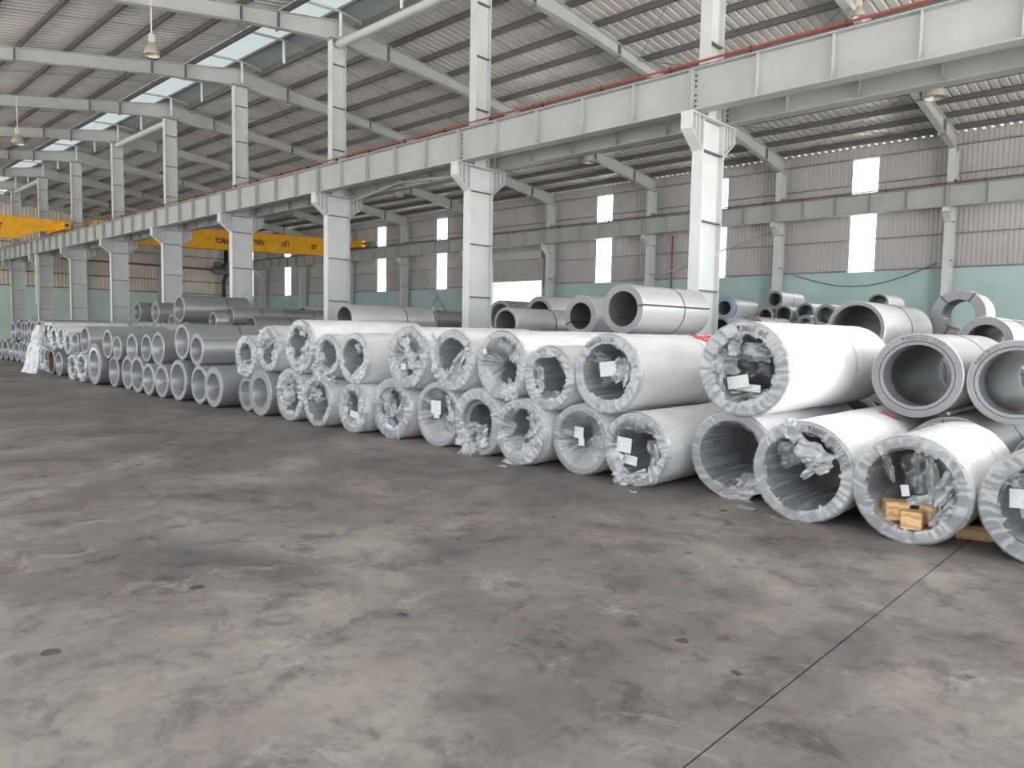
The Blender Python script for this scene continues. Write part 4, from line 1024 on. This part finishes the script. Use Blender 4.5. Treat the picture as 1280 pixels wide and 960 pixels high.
# coils that carry the visible ones (mostly hidden)
hid = {}
def support(X, Y, R, z, L):
    if z <= R+.06: return
    n = max(1, round((z-R)/(math.sqrt(3)*R*1.02))); dz = (z-R)/n
    rr = max(R, dz/1.98); half = math.sqrt(max((2*R)**2-dz**2, (1.02*R)**2*.9)) if dz < 2*R else R
    for lv in range(1, n+1):
        zz = z-dz*lv
        for j in range(lv+1):
            xx = X+(2*j-lv)*half
            if xx > -.9 and Y < 9: continue
            ok = True
            for (px, py, pr_, pz, pl) in PLACED:
                if abs((py+pl/2)-(Y+L/2)) < (pl+L)/2 and math.hypot(px-xx, pz-zz) < (pr_+R)*(.985 if Y < 12 else .78): ok = False; break
            if abs(Y+L/2-D) < L/2+.4 and min(abs(xx-FX(k)) for k in range(-1, 10)) < R+.13: ok = False
            if ok:
                PLACED.append((xx, Y, R, zz, L))
                row = 'second' if Y < 9.6 else 'third' if Y < 12.6 else 'fourth' if Y < 18 else 'distant'
                hidc = bare(xx, Y+.04, R*.995, zz, L*.97, .78, None, 'hidden coils of the %s row' % row, seed=int(abs(xx*37)+abs(zz*11)), edge=False, detail=False, galv=Y > 12 and X > -13)
                hid.setdefault((row, lv), []).append(hidc)
for (X, Y, R, z, L, ra, lab, kw) in REAR: support(X, Y, R, z, L)
for (row, lv), lst in hid.items():
    for n, o in enumerate(sorted(lst, key=lambda q: -q.location.x)):
        o['label'] = 'bare coil mostly hidden in the %s row, %s layer down, %s from right' % (row, ordinal(lv), ordinal(n+1))
# ------------------------------------------------------------------ timber, plastic sheet and scraps
def block(x, y, z, sx, sy, sz, rz, rx, label):
    bm = bmesh.new(); bmesh.ops.create_cube(bm, size=1.0)
    for v in bm.verts: v.co = Vector((v.co.x*sx+.004*nz(v.co.x*9+x, v.co.y*9), v.co.y*sy, v.co.z*sz+.004*nz(v.co.z*9, x*7)))
    bmesh.ops.bevel(bm, geom=bm.edges[:], offset=.006, segments=2, affect='EDGES')
    me = bpy.data.meshes.new('wood_block'); bm.to_mesh(me); bm.free(); me.materials.append(MAT['wood'])
    o = ob('wood_block', me, None, (x, y, z)); o.rotation_euler = (rx, 0, rz); tag(o, label, 'wood block', 'offcuts of timber'); return o
X, Y, R = LO[1]; r = R*.80; zb = R-r
block(X-.15, Y+.20, zb+.125, .17, .17, .15, .5, .0, 'pale wood block inside the wrapped coil, left of three')
block(X+.00, Y+.13, zb+.085, .15, .16, .14, .1, .0, 'pale wood block inside the wrapped coil, front middle of three')
block(X+.10, Y+.30, zb+.12, .14, .17, .17, -.3, .0, 'pale wood block inside the wrapped coil, right rear of three')
block(X+.34, Y+.55, .055, .26, .11, .11, .25, .0, 'wood chock on the floor between the two rightmost bottom coils')
# loose plastic sheet drooping over the distant stack
rows = []
for i in range(22):
    v = i/21; row = []
    for j in range(16):
        u = j/15
        wdt = .35+.75*v**.8
        x = -27.2+(u-.5)*wdt*1.7-.15*(1-v)+.3*v+.05*nz(u*5, v*5, 1)
        z = 1.52*(1-v)+.012
        y = 6.62-.45*v+.10*nz(u*4, v*3, 2)+.05*math.sin(u*14+v*2)
        row.append((x, y, z+.03*nz(u*6, v*6, 8)*(1 if v < .97 else .2)+(.02 if v > .97 else 0)))
    rows.append(row)
t = MB().grid(rows).build('plastic_sheet', 'film_milky', None, smooth=True); tag(t, 'loose pale plastic sheet drooping over the distant coils at far left', 'plastic sheet')
for i, (x, y, sx, lab) in enumerate(((-3.05, 6.35, .20, 'scrap of clear film on the floor below the first bare dark bore'), (-4.15, 6.12, .09, 'small torn film scrap on the floor below the tagged coil'), (-6.0, 6.15, .16, 'thin white film strip on the floor by the crumpled coils'), (-2.7, 6.2, .07, 'tiny torn film scrap on the floor under the flap coil'))):
    rows = [[(x+sx*(a/5-.5)+.02*nz(a, b_, i), y+sx*.5*(b_/5-.5)+.02*nz(b_, a, i), .006+.03*abs(nz(a*.7, b_*.7, i+3))) for b_ in range(6)] for a in range(6)]
    t = MB().grid(rows).build('film_scrap', 'film_milky', None, smooth=True); tag(t, lab, 'plastic scrap', 'film scraps on the floor')
